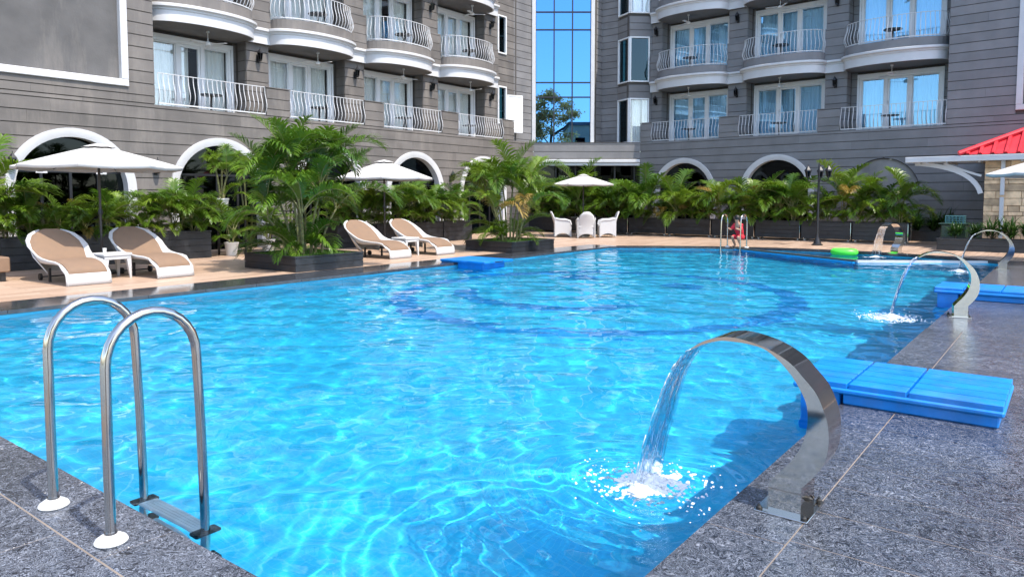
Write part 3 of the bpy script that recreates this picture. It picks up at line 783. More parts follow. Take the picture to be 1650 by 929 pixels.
def window(par, F, a, b, z0, z1, glass='pane_teal', cur=True, mull=0):
    m = MB(); f = .06
    for (q0, q1, r0, r1) in ((a, b, z0, z0 + f), (a, b, z1 - f, z1), (a, a + f, z0 + f, z1 - f), (b - f, b, z0 + f, z1 - f)): m.cbox(q0, q1, -.05, .09, r0 + .0005, r1 - .0005, .006)
    for k in range(mull): x = a + (b - a) * (k + 1) / (mull + 1); m.cbox(x - .025, x + .025, -.03, .08, z0 + f, z1 - f, .005)
    o = m.build('window', MAT['white_upvc'], par, M=F)
    m = MB(); m.box(a + f, b - f, .03, .04, z0 + f, z1 - f); m.build('pane', MAT[glass], o)
    if cur:
        m = MB(); n = 40; pts = []
        for z in (z0 + .04, z1 - .04): pts += [(a + .04 + (b - a - .08) * i / n, .2 + .025 * math.sin(i * 1.25 + math.sin(i * .31)), z) for i in range(n + 1)]
        m.grid(pts, 2, n + 1); m.build('curtain', MAT['curtain'], o, 80)
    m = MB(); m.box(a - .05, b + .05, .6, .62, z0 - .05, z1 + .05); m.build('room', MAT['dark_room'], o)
    return o
# wall A (end of left wing): windows on two floors
F, L = seg_frame(PA, PB)
wins = [('rect', .15, .75, FL[k] + .75, FL[k] + 2.35) for k in range(3)]
clad(tw, F, 0, L, FL[0], ROOF, wins, MAT['cladding'], ztop=9.6, joint=9); backing(tw, F, 0, L, FL[0], ROOF, wins, .032, .2)
for k in range(3): window(tw, F, .15, .75, FL[k] + .75, FL[k] + 2.35, cur=(k != 0))
cs = put('open_casement', None, tw, M=F @ Matrix.Translation((.75, -.06, FL[0] + .42)) @ Matrix.Rotation(R(-28), 4, 'Z'))
m = MB()
for (q0, q1, r0, r1) in ((0, .74, 0, .07), (0, .74, 1.53, 1.6), (0, .07, .07, 1.53), (.67, .74, .07, 1.53)): m.cbox(q0, q1, -.02, .02, r0 + .0005, r1 - .0005, .004)
m.build('sash', MAT['white_upvc'], cs); m = MB(); m.box(.07, .67, -.004, .004, .07, 1.53); m.build('sheet', MAT['white_upvc'], cs)
for (p, q, sd) in ((PB, PC, 1), (PDd, PE, 2), (PE, PF, 3)):
    F, L = seg_frame(p, q); clad(tw, F, 0, L, FL[0], ROOF, [], cm, ztop=9.9, joint=9, seed=sd); backing(tw, F, 0, L, FL[0], ROOF, [], .032, .2)
# bay window side and front
F, L = seg_frame(PF, PG)
ws = [('rect', .08, L, zz, zz + 1.95) for zz in (3.82, FL[1] - .28, FL[2] - .28)]
clad(tw, F, 0, L, FL[0], ROOF, ws, cm, ztop=9.6, joint=9); backing(tw, F, 0, L, FL[0], ROOF, ws, .032, .2)
for k in range(3): window(tw, F, .08, L, ws[k][3], ws[k][4], cur=(k != 1))
F, L = seg_frame(PG, PH)
ws = [('rect', 0, L - .12, zz, zz + 1.95) for zz in (3.82, FL[1] - .28, FL[2] - .28)]
clad(tw, F, 0, L, FL[0], ROOF, ws, cm, ztop=9.6, joint=9); backing(tw, F, 0, L, FL[0], ROOF, ws, .032, .2)
for k in range(3): window(tw, F, 0, L - .12, ws[k][3], ws[k][4], glass='pane_teal' if k == 1 else 'pane', cur=(k != 1))
# corner posts that close the joints between the tower's walls
for q in (PB, PC, PDd, PE, PF, PG, PH):
    dv = q.normalized() * .16; m = MB(); m.lathe([(.12, FL[0]), (.12, ROOF)], 10, (q.x + dv.x, q.y + dv.y, 0)); m.build('corner_post', MAT['wall_back'], tw)
# curtain wall
F, L = seg_frame(PC, PDd); T = 33.1
m = MB()
for a, b in ((-.03, .14), (L - .14, L + .03)): m.cbox(a, b, -.10, .12, FL[0], ROOF, .01)
m.build('white_jamb', MAT['white_paint'], tw, M=F)
rows = [3.78, zpx(159, T), zpx(136, T), zpx(53.5, T), zpx(26, T), zpx(-58, T), zpx(-82, T), ROOF]
colsx = [.14 + (L - .28) * k / 3 for k in range(4)]
m = MB()
for z in rows[:-1]: m.box(.14, L - .14, -.045, .02, z - .028, z + .028)
for x in colsx[1:3]: m.box(x - .028, x + .028, -.044, .019, 3.8, ROOF)
m.build('mullions', MAT['black_metal'], tw, M=F)
for i in range(3):
    for j in range(len(rows) - 1):
        mm = MB(); mm.box(colsx[i] + .022, colsx[i + 1] - .022, 0, .012, rows[j] + .022, rows[j + 1] - .022)
        mm.build('pane', MAT['curtain_wall'], tw, M=F @ Matrix.Rotation(R(rnd.uniform(-.12, .12)), 4, 'Z'))
m = MB(); m.box(0, L, .8, .85, 3.7, ROOF); m.build('stair_core', MAT['dark_room'], tw, M=F)
m = MB(); m.prism([(p.x, p.y) for p in (PA, PH, PH + Vector((4, 3, 0)), PA + Vector((3, 6, 0)))], ROOF, ROOF + .3); m.build('roof', MAT['plaster_grey'], tw)
# ================================================================= poolside fittings
# --- ladders
def ladder(loc, rz, label, far=False):
    t = thing('pool_ladder', label, 'pool ladder', loc, rz, 'pool ladders')
    for sy in (-.295, .295):
        P = [(-.205, sy, .0), (-.205, sy, .40), (-.203, sy, .74)]
        P += [(-.005 - .198 * math.cos(a), sy, .74 + .215 * math.sin(a)) for a in [math.pi * k / 14 for k in range(1, 14)]]
        P += [(.193, sy, .74), (.205, sy, .40), (.212, sy, .0), (.215, sy, -.75)]
        m = MB(); m.tube(P, .0215, 14); r = m.build('rail', MAT['steel_tube'], t, 60)
        m = MB(); m.lathe([(.062, 0), (.066, .006), (.060, .018), (.035, .034), (.0225, .038)], 24, (-.205, sy, .001)); m.build('flange', MAT['white_plastic'], t, 40)
        m = MB(); m.lathe([(.026, -.005), (.026, .006)], 16, (-.205, sy, .042)); m.build('collar', MAT['steel_tube'], r)
    for z in (-.17, -.45, -.7):
        m = MB(); m.cbox(.165, .262, -.265, .265, z - .012, z + .012, .008)
        for k in range(5): m.box(.175 + k * .017, .183 + k * .017, -.24, .24, z + .012, z + .016)
        st = m.build('step', MAT['white_plastic'], t)
        for sy in (-1, 1):
            m = MB(); m.cbox(.15, .275, sy * .295 - .035, sy * .295 + .035, z - .018, z + .018, .008); m.build('end_cap', MAT['black_rubber'], st)
    return t
ladder((1.54, 3.455, 0), 0, 'shiny steel pool ladder with white flanges in the near left foreground')
ladder((ufar(7.72), 7.72, 0), R(175), 'small steel pool ladder at the far pool edge beside the red-clad figure')

# --- cobra fountains
OUT = [(.46, .712), (.40, .752), (.322, .782), (.25, .79), (.184, .782), (.12, .767), (.051, .742), (-.02, .70), (-.077, .643), (-.125, .59), (-.153, .537), (-.176, .475), (-.186, .415), (-.186, .35), (-.172, .284), (-.135, .215), (-.077, .144), (-.076, .0)]
INN = [(.46, .704), (.395, .74), (.32, .765), (.266, .77), (.18, .768), (.103, .753), (.04, .712), (-.015, .657), (-.055, .60), (-.086, .538), (-.095, .487), (-.095, .436), (-.085, .375), (-.061, .311), (-.02, .245), (.03, .185), (.07, .134), (.068, .0)]
def smooth_line(P, k=4):
    out = []
    for i in range(len(P) - 2):                  # the straight foot stays straight
        a, b, c, d = (np.array(P[max(i - 1, 0)]), np.array(P[i]), np.array(P[i + 1]), np.array(P[i + 2]))
        if i >= len(P) - 3: d = c
        for q in range(k):
            t = q / k; out.append(tuple(.5 * (2 * b + (c - a) * t + (2 * a - 5 * b + 4 * c - d) * t * t + (3 * b - a - 3 * c + d) * t ** 3)))
    return out + [tuple(p) for p in P[-2:]]
OUT, INN = smooth_line(OUT), smooth_line(INN)
HWD = .108
def fountain_meshes():
    q = len(OUT)
    m = MB(); V = []
    for sx in (-HWD, HWD): V += [(sx, y, z) for y, z in OUT] + [(sx, y, z) for y, z in INN]
    F = []
    for i in range(q - 1):
        F += [(i, i + 1, q + i + 1, q + i), (2 * q + i, 3 * q + i, 3 * q + i + 1, 2 * q + i + 1)]
        F += [(i, 2 * q + i, 2 * q + i + 1, i + 1), (q + i, q + i + 1, 3 * q + i + 1, 3 * q + i)]
    F.append((0, q, 3 * q, 2 * q)); m.add(V, F)
    body = m.mesh('body', MAT['steel'], 40)
    m = MB(); m.cbox(-.145, .145, -.115, .125, .0, .008, .002); m.box(-.12, .12, -.09, .1, .008, .014); plate = m.mesh('base_plate', MAT['steel'])
    m = MB(); m.lathe([(.013, 0), (.013, .01), (.008, .016), (.006, .022)], 10); bolt = m.mesh('bolt', MAT['black_rubber'])
    m = MB()
    for k in range(2): m.box(-HWD + .02 + k * .09, -HWD + .085 + k * .09, -.078, -.0765, .02, .13)
    return body, plate, bolt
FB = fountain_meshes()
def jet_meshes():
    ny, nx = 34, 13; r = random.Random(4)
    def sheet(off, ph):
        pts = []
        for j in range(ny):
            f = j / (ny - 1); tt = f
            y = .455 + .30 * tt; z = .705 - .05 * tt - .74 * tt * tt
            hw = HWD * (1.0 - .08 * math.sin(math.pi * min(1, f * 1.2)) + .38 * f * f)
            for i in range(nx):
                g = -1 + 2 * i / (nx - 1)
                rip = .006 * math.sin(g * 9 + ph + 3 * f) * (.3 + f) + .004 * math.sin(g * 21 + 14 * f) * f
                edge = .008 * (g * g * g * g)
                pts.append((g * hw + .006 * math.sin(f * 17 + g * 3) * f, y + rip + off * (1 + 2.2 * edge / .008 * .5), z + .002 * math.sin(f * 40 + g * 7)))
        return pts
    m = MB(); a = sheet(0, 0); b = sheet(-.007, 0)
    for k in range(90):
        f = r.random() ** .7; g = r.uniform(-.95, .95); j = int(f * (ny - 4)); i = int((g + 1) / 2 * (nx - 1)); m.mi = 1
        P = [Vector(a[(j + q) * nx + i]) + Vector((r.uniform(-.01, .01) * 0, .004, 0)) for q in range(4)]
        m.tube(P[:r.choice((2, 3, 4))], r.uniform(.0012, .0028), 5)
    m.mi = 0
    m.grid(a, ny, nx); m.grid(b[::-1], ny, nx)
    side = []
    return m.mesh('water_sheet', [MAT['falling_water'], MAT['foam']], 180)
JET = jet_meshes()
def splash_mesh(seed, r0=.36):
    r = np.random.default_rng(seed); n = 120; S = .62
    xs = np.linspace(-S, S, n); A, B = np.meshgrid(xs, xs, indexing='ij'); Rr = np.hypot(A, B); TH = np.arctan2(B, A)
    f = np.zeros_like(A)
    for k in range(60):
        lam = .045 * (.22 / .045) ** r.random(); an = r.random() * 6.28; f += np.sin(2 * math.pi / lam * (A * math.cos(an) + B * math.sin(an)) + r.random() * 6.28) * lam ** .35
    f /= f.std()
    ridge = 1 - np.abs(f)                       # lacy network
    core = np.clip((.13 - Rr) / .08, -9, 9)
    val = np.maximum(core + .5 * f, ridge * 1.15 + (.38 - Rr) * 3.6 - .86 + .35 * np.sin(3 * TH + seed) + .15 * f)
    keep = (val > .28) & (Rr < .25 + .06 * np.sin(5 * TH + seed) + .04 * np.sin(11 * TH))
    h = np.clip(val - .28, 0, 1.2) ** .7 * .012 * np.clip(1.3 - Rr / r0, .18, 1) + np.where(core > 0, .016 * np.clip(core, 0, 1) * (1 + .6 * f), 0)
    m = MB(); ids = -np.ones((n, n), int); V = []; F = []
    for i in range(n - 1):
        for j in range(n - 1):
            if keep[i, j] and keep[i + 1, j] and keep[i, j + 1] and keep[i + 1, j + 1]:
                q = []
                for (a, b) in ((i, j), (i + 1, j), (i + 1, j + 1), (i, j + 1)):
                    if ids[a, b] < 0: ids[a, b] = len(V); V.append((float(A[a, b]), float(B[a, b]), float(max(h[a, b], .002))))
                    q.append(ids[a, b])
                F.append(tuple(q))
    m.add(V, F)
    for k in range(4200):                        # bubbles gather on a lacy net
        a = r.random() * 6.28; d = abs(r.normal(0, .19)); d *= 1 + .2 * math.sin(3 * a + seed); d = min(d, .6)
        gi, gj = int((d * math.cos(a) / S + 1) / 2 * (n - 1)), int((d * math.sin(a) / S + 1) / 2 * (n - 1))
        if d > .10 and abs(f[gi, gj]) > .42 - .55 * d: continue
        s = .0045 + .012 * r.random() ** 2.2 * max(.3, 1 - d * 1.6); z = max(0, .05 * (1 - d / .16)) * r.random() + .003
        c = (d * math.cos(a), d * math.sin(a), z)
        V = [(c[0], c[1], c[2] + s * .8)] + [(c[0] + s * .75 * math.cos(q * 1.047), c[1] + s * .75 * math.sin(q * 1.047), c[2] + s * .5) for q in range(6)] + [(c[0] + s * math.cos(q * 1.047), c[1] + s * math.sin(q * 1.047), c[2] - s * .2) for q in range(6)]
        m.add(V, [(0, 1 + q, 1 + (q + 1) % 6) for q in range(6)] + [(1 + q, 7 + q, 7 + (q + 1) % 6, 1 + (q + 1) % 6) for q in range(6)])
    for k in range(30):                         # thrown drops
        a = r.random() * 6.28; d = .05 + .42 * r.random() ** 1.3; z = .01 + .10 * r.random() ** 2 * (1 - d); s = .003 + .006 * r.random()
        c = (d * math.cos(a), d * math.sin(a), z); m.add([(c[0] + s, c[1], c[2]), (c[0] - s, c[1], c[2]), (c[0], c[1] + s, c[2]), (c[0], c[1] - s, c[2]), (c[0], c[1], c[2] + s * 1.3), (c[0], c[1], c[2] - s)],
              [(0, 2, 4), (2, 1, 4), (1, 3, 4), (3, 0, 4), (2, 0, 5), (1, 2, 5), (3, 1, 5), (0, 3, 5)])
    return m.mesh('splash', MAT['foam'], 60)
def fountain(loc, rz, label, jl, sl_, seed, sc=1):
    t = thing('cobra_fountain', label, 'pool fountain', loc, rz, 'curved steel pool fountains')
    put('body', FB[0], t); put('base_plate', FB[1], t)
    for a, b in ((-.125, .105), (.125, .105), (-.125, -.095), (.125, -.095)): put('bolt', FB[2], t, loc=(a, b, .008))
    put('bolt', FB[2], t, loc=(.0, -.077, .06), rot=(R(90), 0, 0))
    Mx = Matrix.Translation(loc) @ Matrix.Rotation(rz, 4, 'Z')
    j = put('water_jet', JET, M=Mx); tag(j, jl, 'water jet', 'falling water sheets')
    p = Mx @ Vector((0, .745, 0)); p.z = WZ - .004
    s = put('splash', splash_mesh(seed), loc=p, scale=(sc, sc, sc)); tag(s, sl_, 'splash', 'foam patches'); 
fountain((3.44, 1.0, 0), 0, 'polished steel curved fountain bolted to the stone beside the nearest blue platform', 'clear falling sheet of water from the nearest steel fountain', 'round white foam patch under the nearest fountain', 3)
fountain((10.33, 1.06, 0), R(12), 'steel curved fountain in the middle distance on the right pool edge', 'clear thin water stream from the second fountain on the right edge', 'foam patch under the second fountain on the right edge', 5, 1.05)
fountain((17.6, 1.1, 0), R(6), 'steel curved fountain farthest along the right pool edge near the low planter', 'thin water stream from the farthest fountain on the right edge', 'small foam patch beside the farthest fountain on the right edge', 8, .8)
fountain((ufar(3.6) + .28, 3.6, 0), R(62), 'steel curved fountain on the far pool edge behind the green float', 'thin water stream from the fountain on the far edge', 'small foam patch behind the green float', 9, .8)

# --- blue platforms
def platform(loc, u, v0, mods, vend, label, drop):
    t = thing('blue_platform', label, 'platform', loc, 0, 'blue pool platforms')
    m = MB(); m.cbox(.035, u - .035, v0 + .03, V0 - .005 - loc[1], 0, .075, .008); m.build('plinth', MAT['blue_plastic'], t)
    m = MB(); m.cbox(.06, u - .06, V0 + .02 - loc[1], vend - .04, drop, .075, .008); m.build('submerged_leg', MAT['blue_plastic'], t)
    m = MB(); m.cbox(0, u, v0, vend, .077, .118, .012); m.build('slab', MAT['blue_plastic'], t)
    ns = 5; ws = u / ns; ed = [v0] + mods + [vend]
    for a, b in zip(ed[:-1], ed[1:]):
        for k in range(ns):
            m = MB(); m.cbox(k * ws + .011, (k + 1) * ws - .011, a + .008, b - .008, .115, .155, .004); m.build('slat', MAT['blue_plastic'], t)
    return t
platform((5.38, 0, 0), .88, .29, [.83, 1.20], 1.57, 'bright blue slatted platform on the near right pool edge', -.6)
platform((12.0, 0, 0), .9, -.9, [-.35, .2, .75, 1.2], 1.56, 'bright blue slatted platform farther along the right pool edge', -.6)
t = thing('blue_platform', 'square blue block with a dark slot on the left pool edge by the second planter', 'platform', (11.9, 9.9, 0), 0, 'blue pool platforms')
m = MB(); m.cbox(0, 1.0, .0, 1.3, .02, .072, .01); m.build('slab', MAT['blue_plastic'], t)
m = MB(); m.cbox(.12, .88, .15, .88, -.5, .019, .01); m.build('submerged_leg', MAT['blue_plastic'], t)
m = MB(); m.cbox(.02, .98, .925, 1.28, .003, .019, .004); m.build('plinth', MAT['blue_plastic'], t)
m = MB(); m.box(.35, .65, -.004, .03, .035, .055); m.build('slot', MAT['black_rubber'], t)

# --- sun loungers
def lounger_proto():
    t = thing('sun_lounger', 'x', 'sun lounger', group='sun loungers on the left deck')
    SP = [(0.0, .01), (.012, .09), (.03, .18), (.07, .225), (.16, .275), (.28, .315), (.44, .34), (.66, .345), (.90, .335), (1.06, .335), (1.18, .385), (1.34, .51), (1.50, .645), (1.63, .75), (1.70, .80), (1.73, .825)]
    n = 16
    def width(i):
        y = SP[i][0]
        b_ = .325 + .095 * min(1, y / 1.25) ** 1.5
        if y <= 1.25: return b_
        f = (y - 1.25) / (1.745 - 1.25); return b_ * max(.0, 1 - f ** 3.4) ** .5 + .02
    pts = []
    for i, (y, z) in enumerate(SP):
        w_ = width(i); lip = 0
        if .25 < y < 1.75: lip = .05 + .09 * math.exp(-((y - 1.15) / .28) ** 2)
        for k in range(n + 1):
            g = -1 + 2 * k / n; e = max(0, abs(g) - .80) / .20
            pts.append((g * (w_ + .02 * e), y - (.0 if z < .3 else .02 * e), z + lip * e * e))
    m = MB(); m.grid(pts, len(SP), n + 1)
    me = m.mesh('shell', MAT['wicker'], 180); o = put('shell', me, t); md = o.modifiers.new('thick', 'SOLIDIFY'); md.thickness = .03; md.offset = -1
    # rear bucket: the woven shell curves down behind the backrest
    pts = []; NN = 18
    for j in range(5):
        f = j / 4
        for k in range(NN + 1):
            a = math.pi * k / NN; ca, sa = math.cos(a), math.sin(a)
            top = Vector((-.44 * ca, 1.20 + .53 * sa ** .7, .42 + .41 * sa ** .7)); bot = Vector((-.27 * ca, 1.05 + .36 * sa, .13 + .03 * sa))
            p = top.lerp(bot, f); p.y -= .06 * math.sin(math.pi * f) * sa * -1; pts.append(p[:])
    m = MB(); m.grid(pts, 5, NN + 1); o = put('bucket', m.mesh('bucket', MAT['wicker'], 180), t); md = o.modifiers.new('thick', 'SOLIDIFY'); md.thickness = .02
    # cushion in two sections
    pts = []; C = SP[2:]; NC = 14
    rowsC = []
    for i, (y, z) in enumerate(C):
        w_ = width(i + 2) - .03
        rowsC.append((y + .015, z, max(w_, .03)))
    m = MB(); V = []; K = NC + 1
    for lay in (0.006, .058):
        for (y, z, w_) in rowsC:
            nrm = 1
            for k in range(K):
                g = -1 + 2 * k / NC; e = max(0, abs(g) - .85) / .15
                dz = lay - (.026 * e * e if lay > .02 else -.012 * e * e)
                sl = .55 if y > 1.1 else 0
                V.append((g * w_, y - dz * sl * 1.3, z + dz))
    r_ = len(rowsC)
    F = [(j * K + i, j * K + i + 1, (j + 1) * K + i + 1, (j + 1) * K + i) for j in range(r_ - 1) for i in range(K - 1)]
    o_ = r_ * K; F = [tuple(reversed(f)) for f in F] + [tuple(x + o_ for x in f) for f in F]
    for j in range(r_ - 1):
        F += [(j * K, (j + 1) * K, o_ + (j + 1) * K, o_ + j * K), (j * K + K - 1, o_ + j * K + K - 1, o_ + (j + 1) * K + K - 1, (j + 1) * K + K - 1)]
    F += [tuple(list(range(0, K)) + list(range(o_ + K - 1, o_ - 1, -1))), tuple(list(range((r_ - 1) * K + K - 1, (r_ - 1) * K - 1, -1)) + list(range(o_ + (r_ - 1) * K, o_ + r_ * K)))]
    m.add(V, F); m.build('cushion', MAT['cushion'], t, 50)
    for sx in (-.27, .27):
        m = MB(); m.tube([(sx - .02, 1.42, .06), (sx + .02, 1.42, .06)], .06, 14); m.build('wheel', MAT['black_rubber'], t)
        m = MB(); m.cbox(sx - .02, sx + .02, .95, .99, 0, .24, .004); m.build('leg', MAT['black_metal'], t)
    m = MB(); m.tube([(-.27, 1.42, .06), (.27, 1.42, .06)], .012, 6); m.build('axle', MAT['black_metal'], t)
    return t
LNG = lounger_proto()
LO = [(5.24, 12.84, -1, 'white wicker sun lounger with tan cushion, leftmost, beside the side table'), (6.70, 12.82, 1, 'white wicker sun lounger with tan cushion, right of the first side table'),
      (12.02, 12.56, 0, 'white wicker sun lounger with tan cushion partly hidden by the big palm planter'), (13.54, 12.52, 1, 'white wicker sun lounger with tan cushion beside the blue block')]
for i, (u_, v_, rz, lab) in enumerate(LO):
    o = LNG if i == 0 else copy_tree(LNG); o.location = (u_, v_, 0); o.rotation_euler = (0, 0, R(rz * 2)); o['label'] = lab
def side_table(loc, label):
    t = thing('side_table', label, 'side table', loc, R(2), 'white side tables')
    m = MB(); m.cbox(-.25, .25, -.25, .25, .40, .45, .012); m.cbox(-.235, .235, -.235, .235, .34, .40, .006); m.build('tabletop', MAT['wicker'], t)
    for a in (-1, 1):
        for b in (-1, 1):
            m = MB(); V = [(a * .235, b * .235, .36), (a * .155, b * .235, .36), (a * .155, b * .155, .36), (a * .235, b * .155, .36), (a * .235, b * .235, 0), (a * .205, b * .235, 0), (a * .205, b * .205, 0), (a * .235, b * .205, 0)]
            m.add(V, [(0, 1, 2, 3), (7, 6, 5, 4), (0, 4, 5, 1), (1, 5, 6, 2), (2, 6, 7, 3), (3, 7, 4, 0)]); m.build('leg', MAT['wicker'], t)
side_table((5.98, 13.72, 0), 'white square side table between the two nearest loungers')
side_table((12.78, 13.2, 0), 'white square side table between the loungers behind the palm planter')
m = MB(); m.lathe([(.028, 0), (.034, .08), (.031, .08), (.026, .006)], 14); tag(m.build('cup', MAT['white_plastic'], loc=(5.92, 13.85, .451)), 'small white cup on the nearest side table', 'cup')
# tan bench end at the left picture edge
t = thing('low_bench', 'low tan bench cut off by the left picture edge', 'bench', (4.1, 14.5, 0))
m = MB(); m.cbox(-1.2, .55, 0, .55, .16, .42, .02); m.build('seat', MAT['cushion'], t)
for x in (-1.05, .45):
    m = MB(); m.cbox(x - .04, x + .04, .05, .5, 0, .16, .005); m.build('leg', MAT['black_metal'], t)

# --- parasols
def parasol(loc, r, ztop, zrim, label, rz=0):
    t = thing('parasol', label, 'parasol', loc, R(rz), 'white parasols')
    m = MB(); N = 8; rings = 7; sub = 4; V = []; K = N * sub
    for j in range(rings):
        f = (.10 + .90 * j / (rings - 1))
        for k in range(K):
            a = 2 * math.pi * k / K; w_ = (k % sub) / sub; sag = math.sin(math.pi * w_)
            rr = r * f * (math.cos(math.pi / N) / math.cos(((k % sub) / sub - .5) * 2 * math.pi / N)) * (1 - .015 * sag * f)
            z = ztop - (ztop - zrim) * (f ** 1.08) - .05 * sag * f * f * (1 if f < .99 else .5)
            V.append((rr * math.cos(a), rr * math.sin(a), z))
    for k in range(K):
        x, y, z = V[(rings - 1) * K + k]; V.append((x * 1.002, y * 1.002, z - .055))
    F = [(j * K + k, j * K + (k + 1) % K, (j + 1) * K + (k + 1) % K, (j + 1) * K + k) for j in range(rings) for k in range(K)]
    m.add(V, F); o = put('canopy', m.mesh('canopy', MAT['canvas'], 25), t); md = o.modifiers.new('thick', 'SOLIDIFY'); md.thickness = .006; md.offset = 1
    m = MB(); V = []
    for f, z in ((.02, .03), (.10, .005), (.20, -.035)):
        V += [(r * f * math.cos(2 * math.pi * k / 16), r * f * math.sin(2 * math.pi * k / 16), ztop + z - (.008 if k % 2 else 0)) for k in range(16)]
    m.add(V, [(j * 16 + k, j * 16 + (k + 1) % 16, (j + 1) * 16 + (k + 1) % 16, (j + 1) * 16 + k) for j in range(2) for k in range(16)] + [tuple(range(15, -1, -1))]); m.build('vent_cap', MAT['canvas'], t, 30)
    for k in range(8):
        a = 2 * math.pi * k / 8; m = MB(); m.tube([(.04 * math.cos(a), .04 * math.sin(a), ztop - .08), (r * .99 * math.cos(a), r * .99 * math.sin(a), zrim - .02)], .009, 5); m.build('rib', MAT['black_metal'], t)
    m = MB(); m.tube([(0, 0, .05), (0, 0, ztop + .03)], .024, 10); p = m.build('pole', MAT['wood_pole'], t)
    m = MB(); m.lathe([(.04, 0), (.045, .05), (.032, .1)], 10, (0, 0, 1.12)); m.build('crank_collar', MAT['black_metal'], p)
    m = MB(); m.lathe([(.26, 0), (.26, .04), (.20, .07), (.06, .09), (.05, .30), (.03, .31)], 20); m.build('base', MAT['black_metal'], t)
    return t
parasol((6.17, 14.55, 0), 1.45, 2.42, 2.02, 'large white parasol over the two nearest loungers at the left', 10)
parasol((14.2, 15.5, 0), 1.36, 2.47, 1.99, 'white parasol behind the loungers and the big palm clump', 0)
parasol((23.1, 14.45, 0), 1.18, 2.27, 1.93, 'white parasol over the white wicker chairs at the far end', 5)
parasol((19.96, .25, 0), 1.4, 2.42, 1.97, 'white parasol just entering the picture at the right edge before the stone wall', 12)

# --- wicker tub chairs and table
def chair(loc, rz, label):
    t = thing('wicker_chair', label, 'chair', loc, rz, 'white wicker chairs round the table')
    # faces +y; back at -y
    m = MB(); pts = []; n = 12; rowsz = (.02, .16, .42, .62, .80, .93)
    for j, z in enumerate(rowsz):
        lean = -.27 - .19 * max(0, (z - .35) / .6) ** 1.2
        for k in range(n + 1):
            g = -1 + 2 * k / n
            hw_ = .29 if z < .62 else .29 * max(.12, 1 - ((z - .62) / .33) ** 2.2) ** .5
            zz = z + (.13 * (1 - g * g) if j == 0 else 0)
            pts.append((g * hw_, lean + .05 * (g * g) * (1 if z > .3 else .6), zz))
    m.grid(pts, len(rowsz), n + 1); o = put('backrest', m.mesh('backrest', MAT['wicker'], 180), t); md = o.modifiers.new('thick', 'SOLIDIFY'); md.thickness = .03
    for sx in (-1, 1):                           # side panels with arched foot and arm
        m = MB(); top = []; bot = []
        for k in range(13):
            f = k / 12; y = -.29 + .58 * f
            zt = .62 + .015 * math.sin(math.pi * f) if f < .8 else .62 - .5 * (f - .8) ** 2 * 6
            if f < .12: zt += .12 * (1 - f / .12)
            top.append((y, zt)); bot.append((y + (0 if k in (0, 12) else 0), .015 + .14 * math.sin(math.pi * f) ** .7))
        m.v = []; V = []; 
        for x in (sx * .285, sx * .315):
            V += [(x, y, z) for y, z in bot] + [(x, y, z) for y, z in top]
        F = []
        for k in range(12):
            F += [(k, k + 1, 13 + k + 1, 13 + k), (26 + k + 1, 26 + k, 39 + k, 39 + k + 1), (13 + k, 13 + k + 1, 39 + k + 1, 39 + k), (k + 1, k, 26 + k, 26 + k + 1)]
        F += [(0, 13, 39, 26), (12, 38, 51, 25)]
        m.add(V, F); m.tube([(sx * .30, -.26, .68), (sx * .31, -.1, .64), (sx * .31, .12, .635), (sx * .30, .26, .59), (sx * .29, .30, .45)], .035, 8); m.build('side_panel', MAT['wicker'], t, 50)
    m = MB(); pts = []
    for j in range(2):
        for k in range(13):
            f = k / 12; pts.append((-.285 + .57 * f, .285, (.015 + .14 * math.sin(math.pi * f) ** .7) if j == 0 else .40))
    m.grid(pts, 2, 13); o = put('front_panel', m.mesh('front_panel', MAT['wicker']), t); md = o.modifiers.new('thick', 'SOLIDIFY'); md.thickness = .03
    m = MB(); m.cbox(-.28, .28, -.27, .30, .38, .43, .015); m.build('seat', MAT['wicker'], t)
    return t
chair((22.15, 14.75, 0), R(-142.4), 'white wicker armchair seen side-on left of the round table')
chair((22.2, 13.78, 0), R(-52.4), 'white wicker armchair seen from behind in front of the far table')
chair((23.05, 13.4, 0), R(37.6), 'white wicker armchair seen side-on right of the far table')
t = thing('round_table', 'round dark table between the white wicker chairs', 'table', (22.75, 14.25, 0))
m = MB(); m.lathe([(.42, .69), (.43, .72), (.42, .735)], 24); m.build('tabletop', MAT['table_black'], t, 30)
m = MB(); m.lathe([(.24, 0), (.22, .03), (.04, .06), (.04, .69)], 14); m.build('pedestal', MAT['black_metal'], t)

# --- lamp post
t = thing('lamp_post', 'black lamp post with three lanterns in front of the right planters', 'lamp post', (23.0, 6.1, 0))
m = MB(); m.lathe([(.16, 0), (.16, .03), (.11, .06), (.09, .14), (.055, .22), (.04, .35), (.035, 1.2), (.03, 2.15), (.035, 2.2), (.02, 2.42), (.004, 2.5)], 14); m.build('post', MAT['black_metal'], t, 40)
for k, a in enumerate((R(128), R(248), R(8))):
    c, s_ = .33 * math.cos(a), .33 * math.sin(a)
    m = MB(); m.tube([(0, 0, 1.98), (c * .5, s_ * .5, 1.90), (c * .95, s_ * .95, 1.95), (c, s_, 2.04)], .014, 6); ar = m.build('arm', MAT['black_metal'], t)
    m = MB(); m.lathe([(.03, 2.02), (.05, 2.05), (.085, 2.22)], 6, (c, s_, 0)); lg = m.build('lantern', MAT['pane_dark'], t)
    m = MB(); m.lathe([(.11, 2.22), (.10, 2.26), (.035, 2.34), (.012, 2.37), (.006, 2.43)], 6, (c, s_, 0)); m.lathe([(.052, 2.03), (.055, 2.055)], 6, (c, s_, 0))
    for j in range(6):
        b = 2 * math.pi * j / 6; m.tube([(c + .052 * math.cos(b), s_ + .052 * math.sin(b), 2.05), (c + .088 * math.cos(b), s_ + .088 * math.sin(b), 2.23)], .007, 4)
    m.build('cage', MAT['black_metal'], lg)

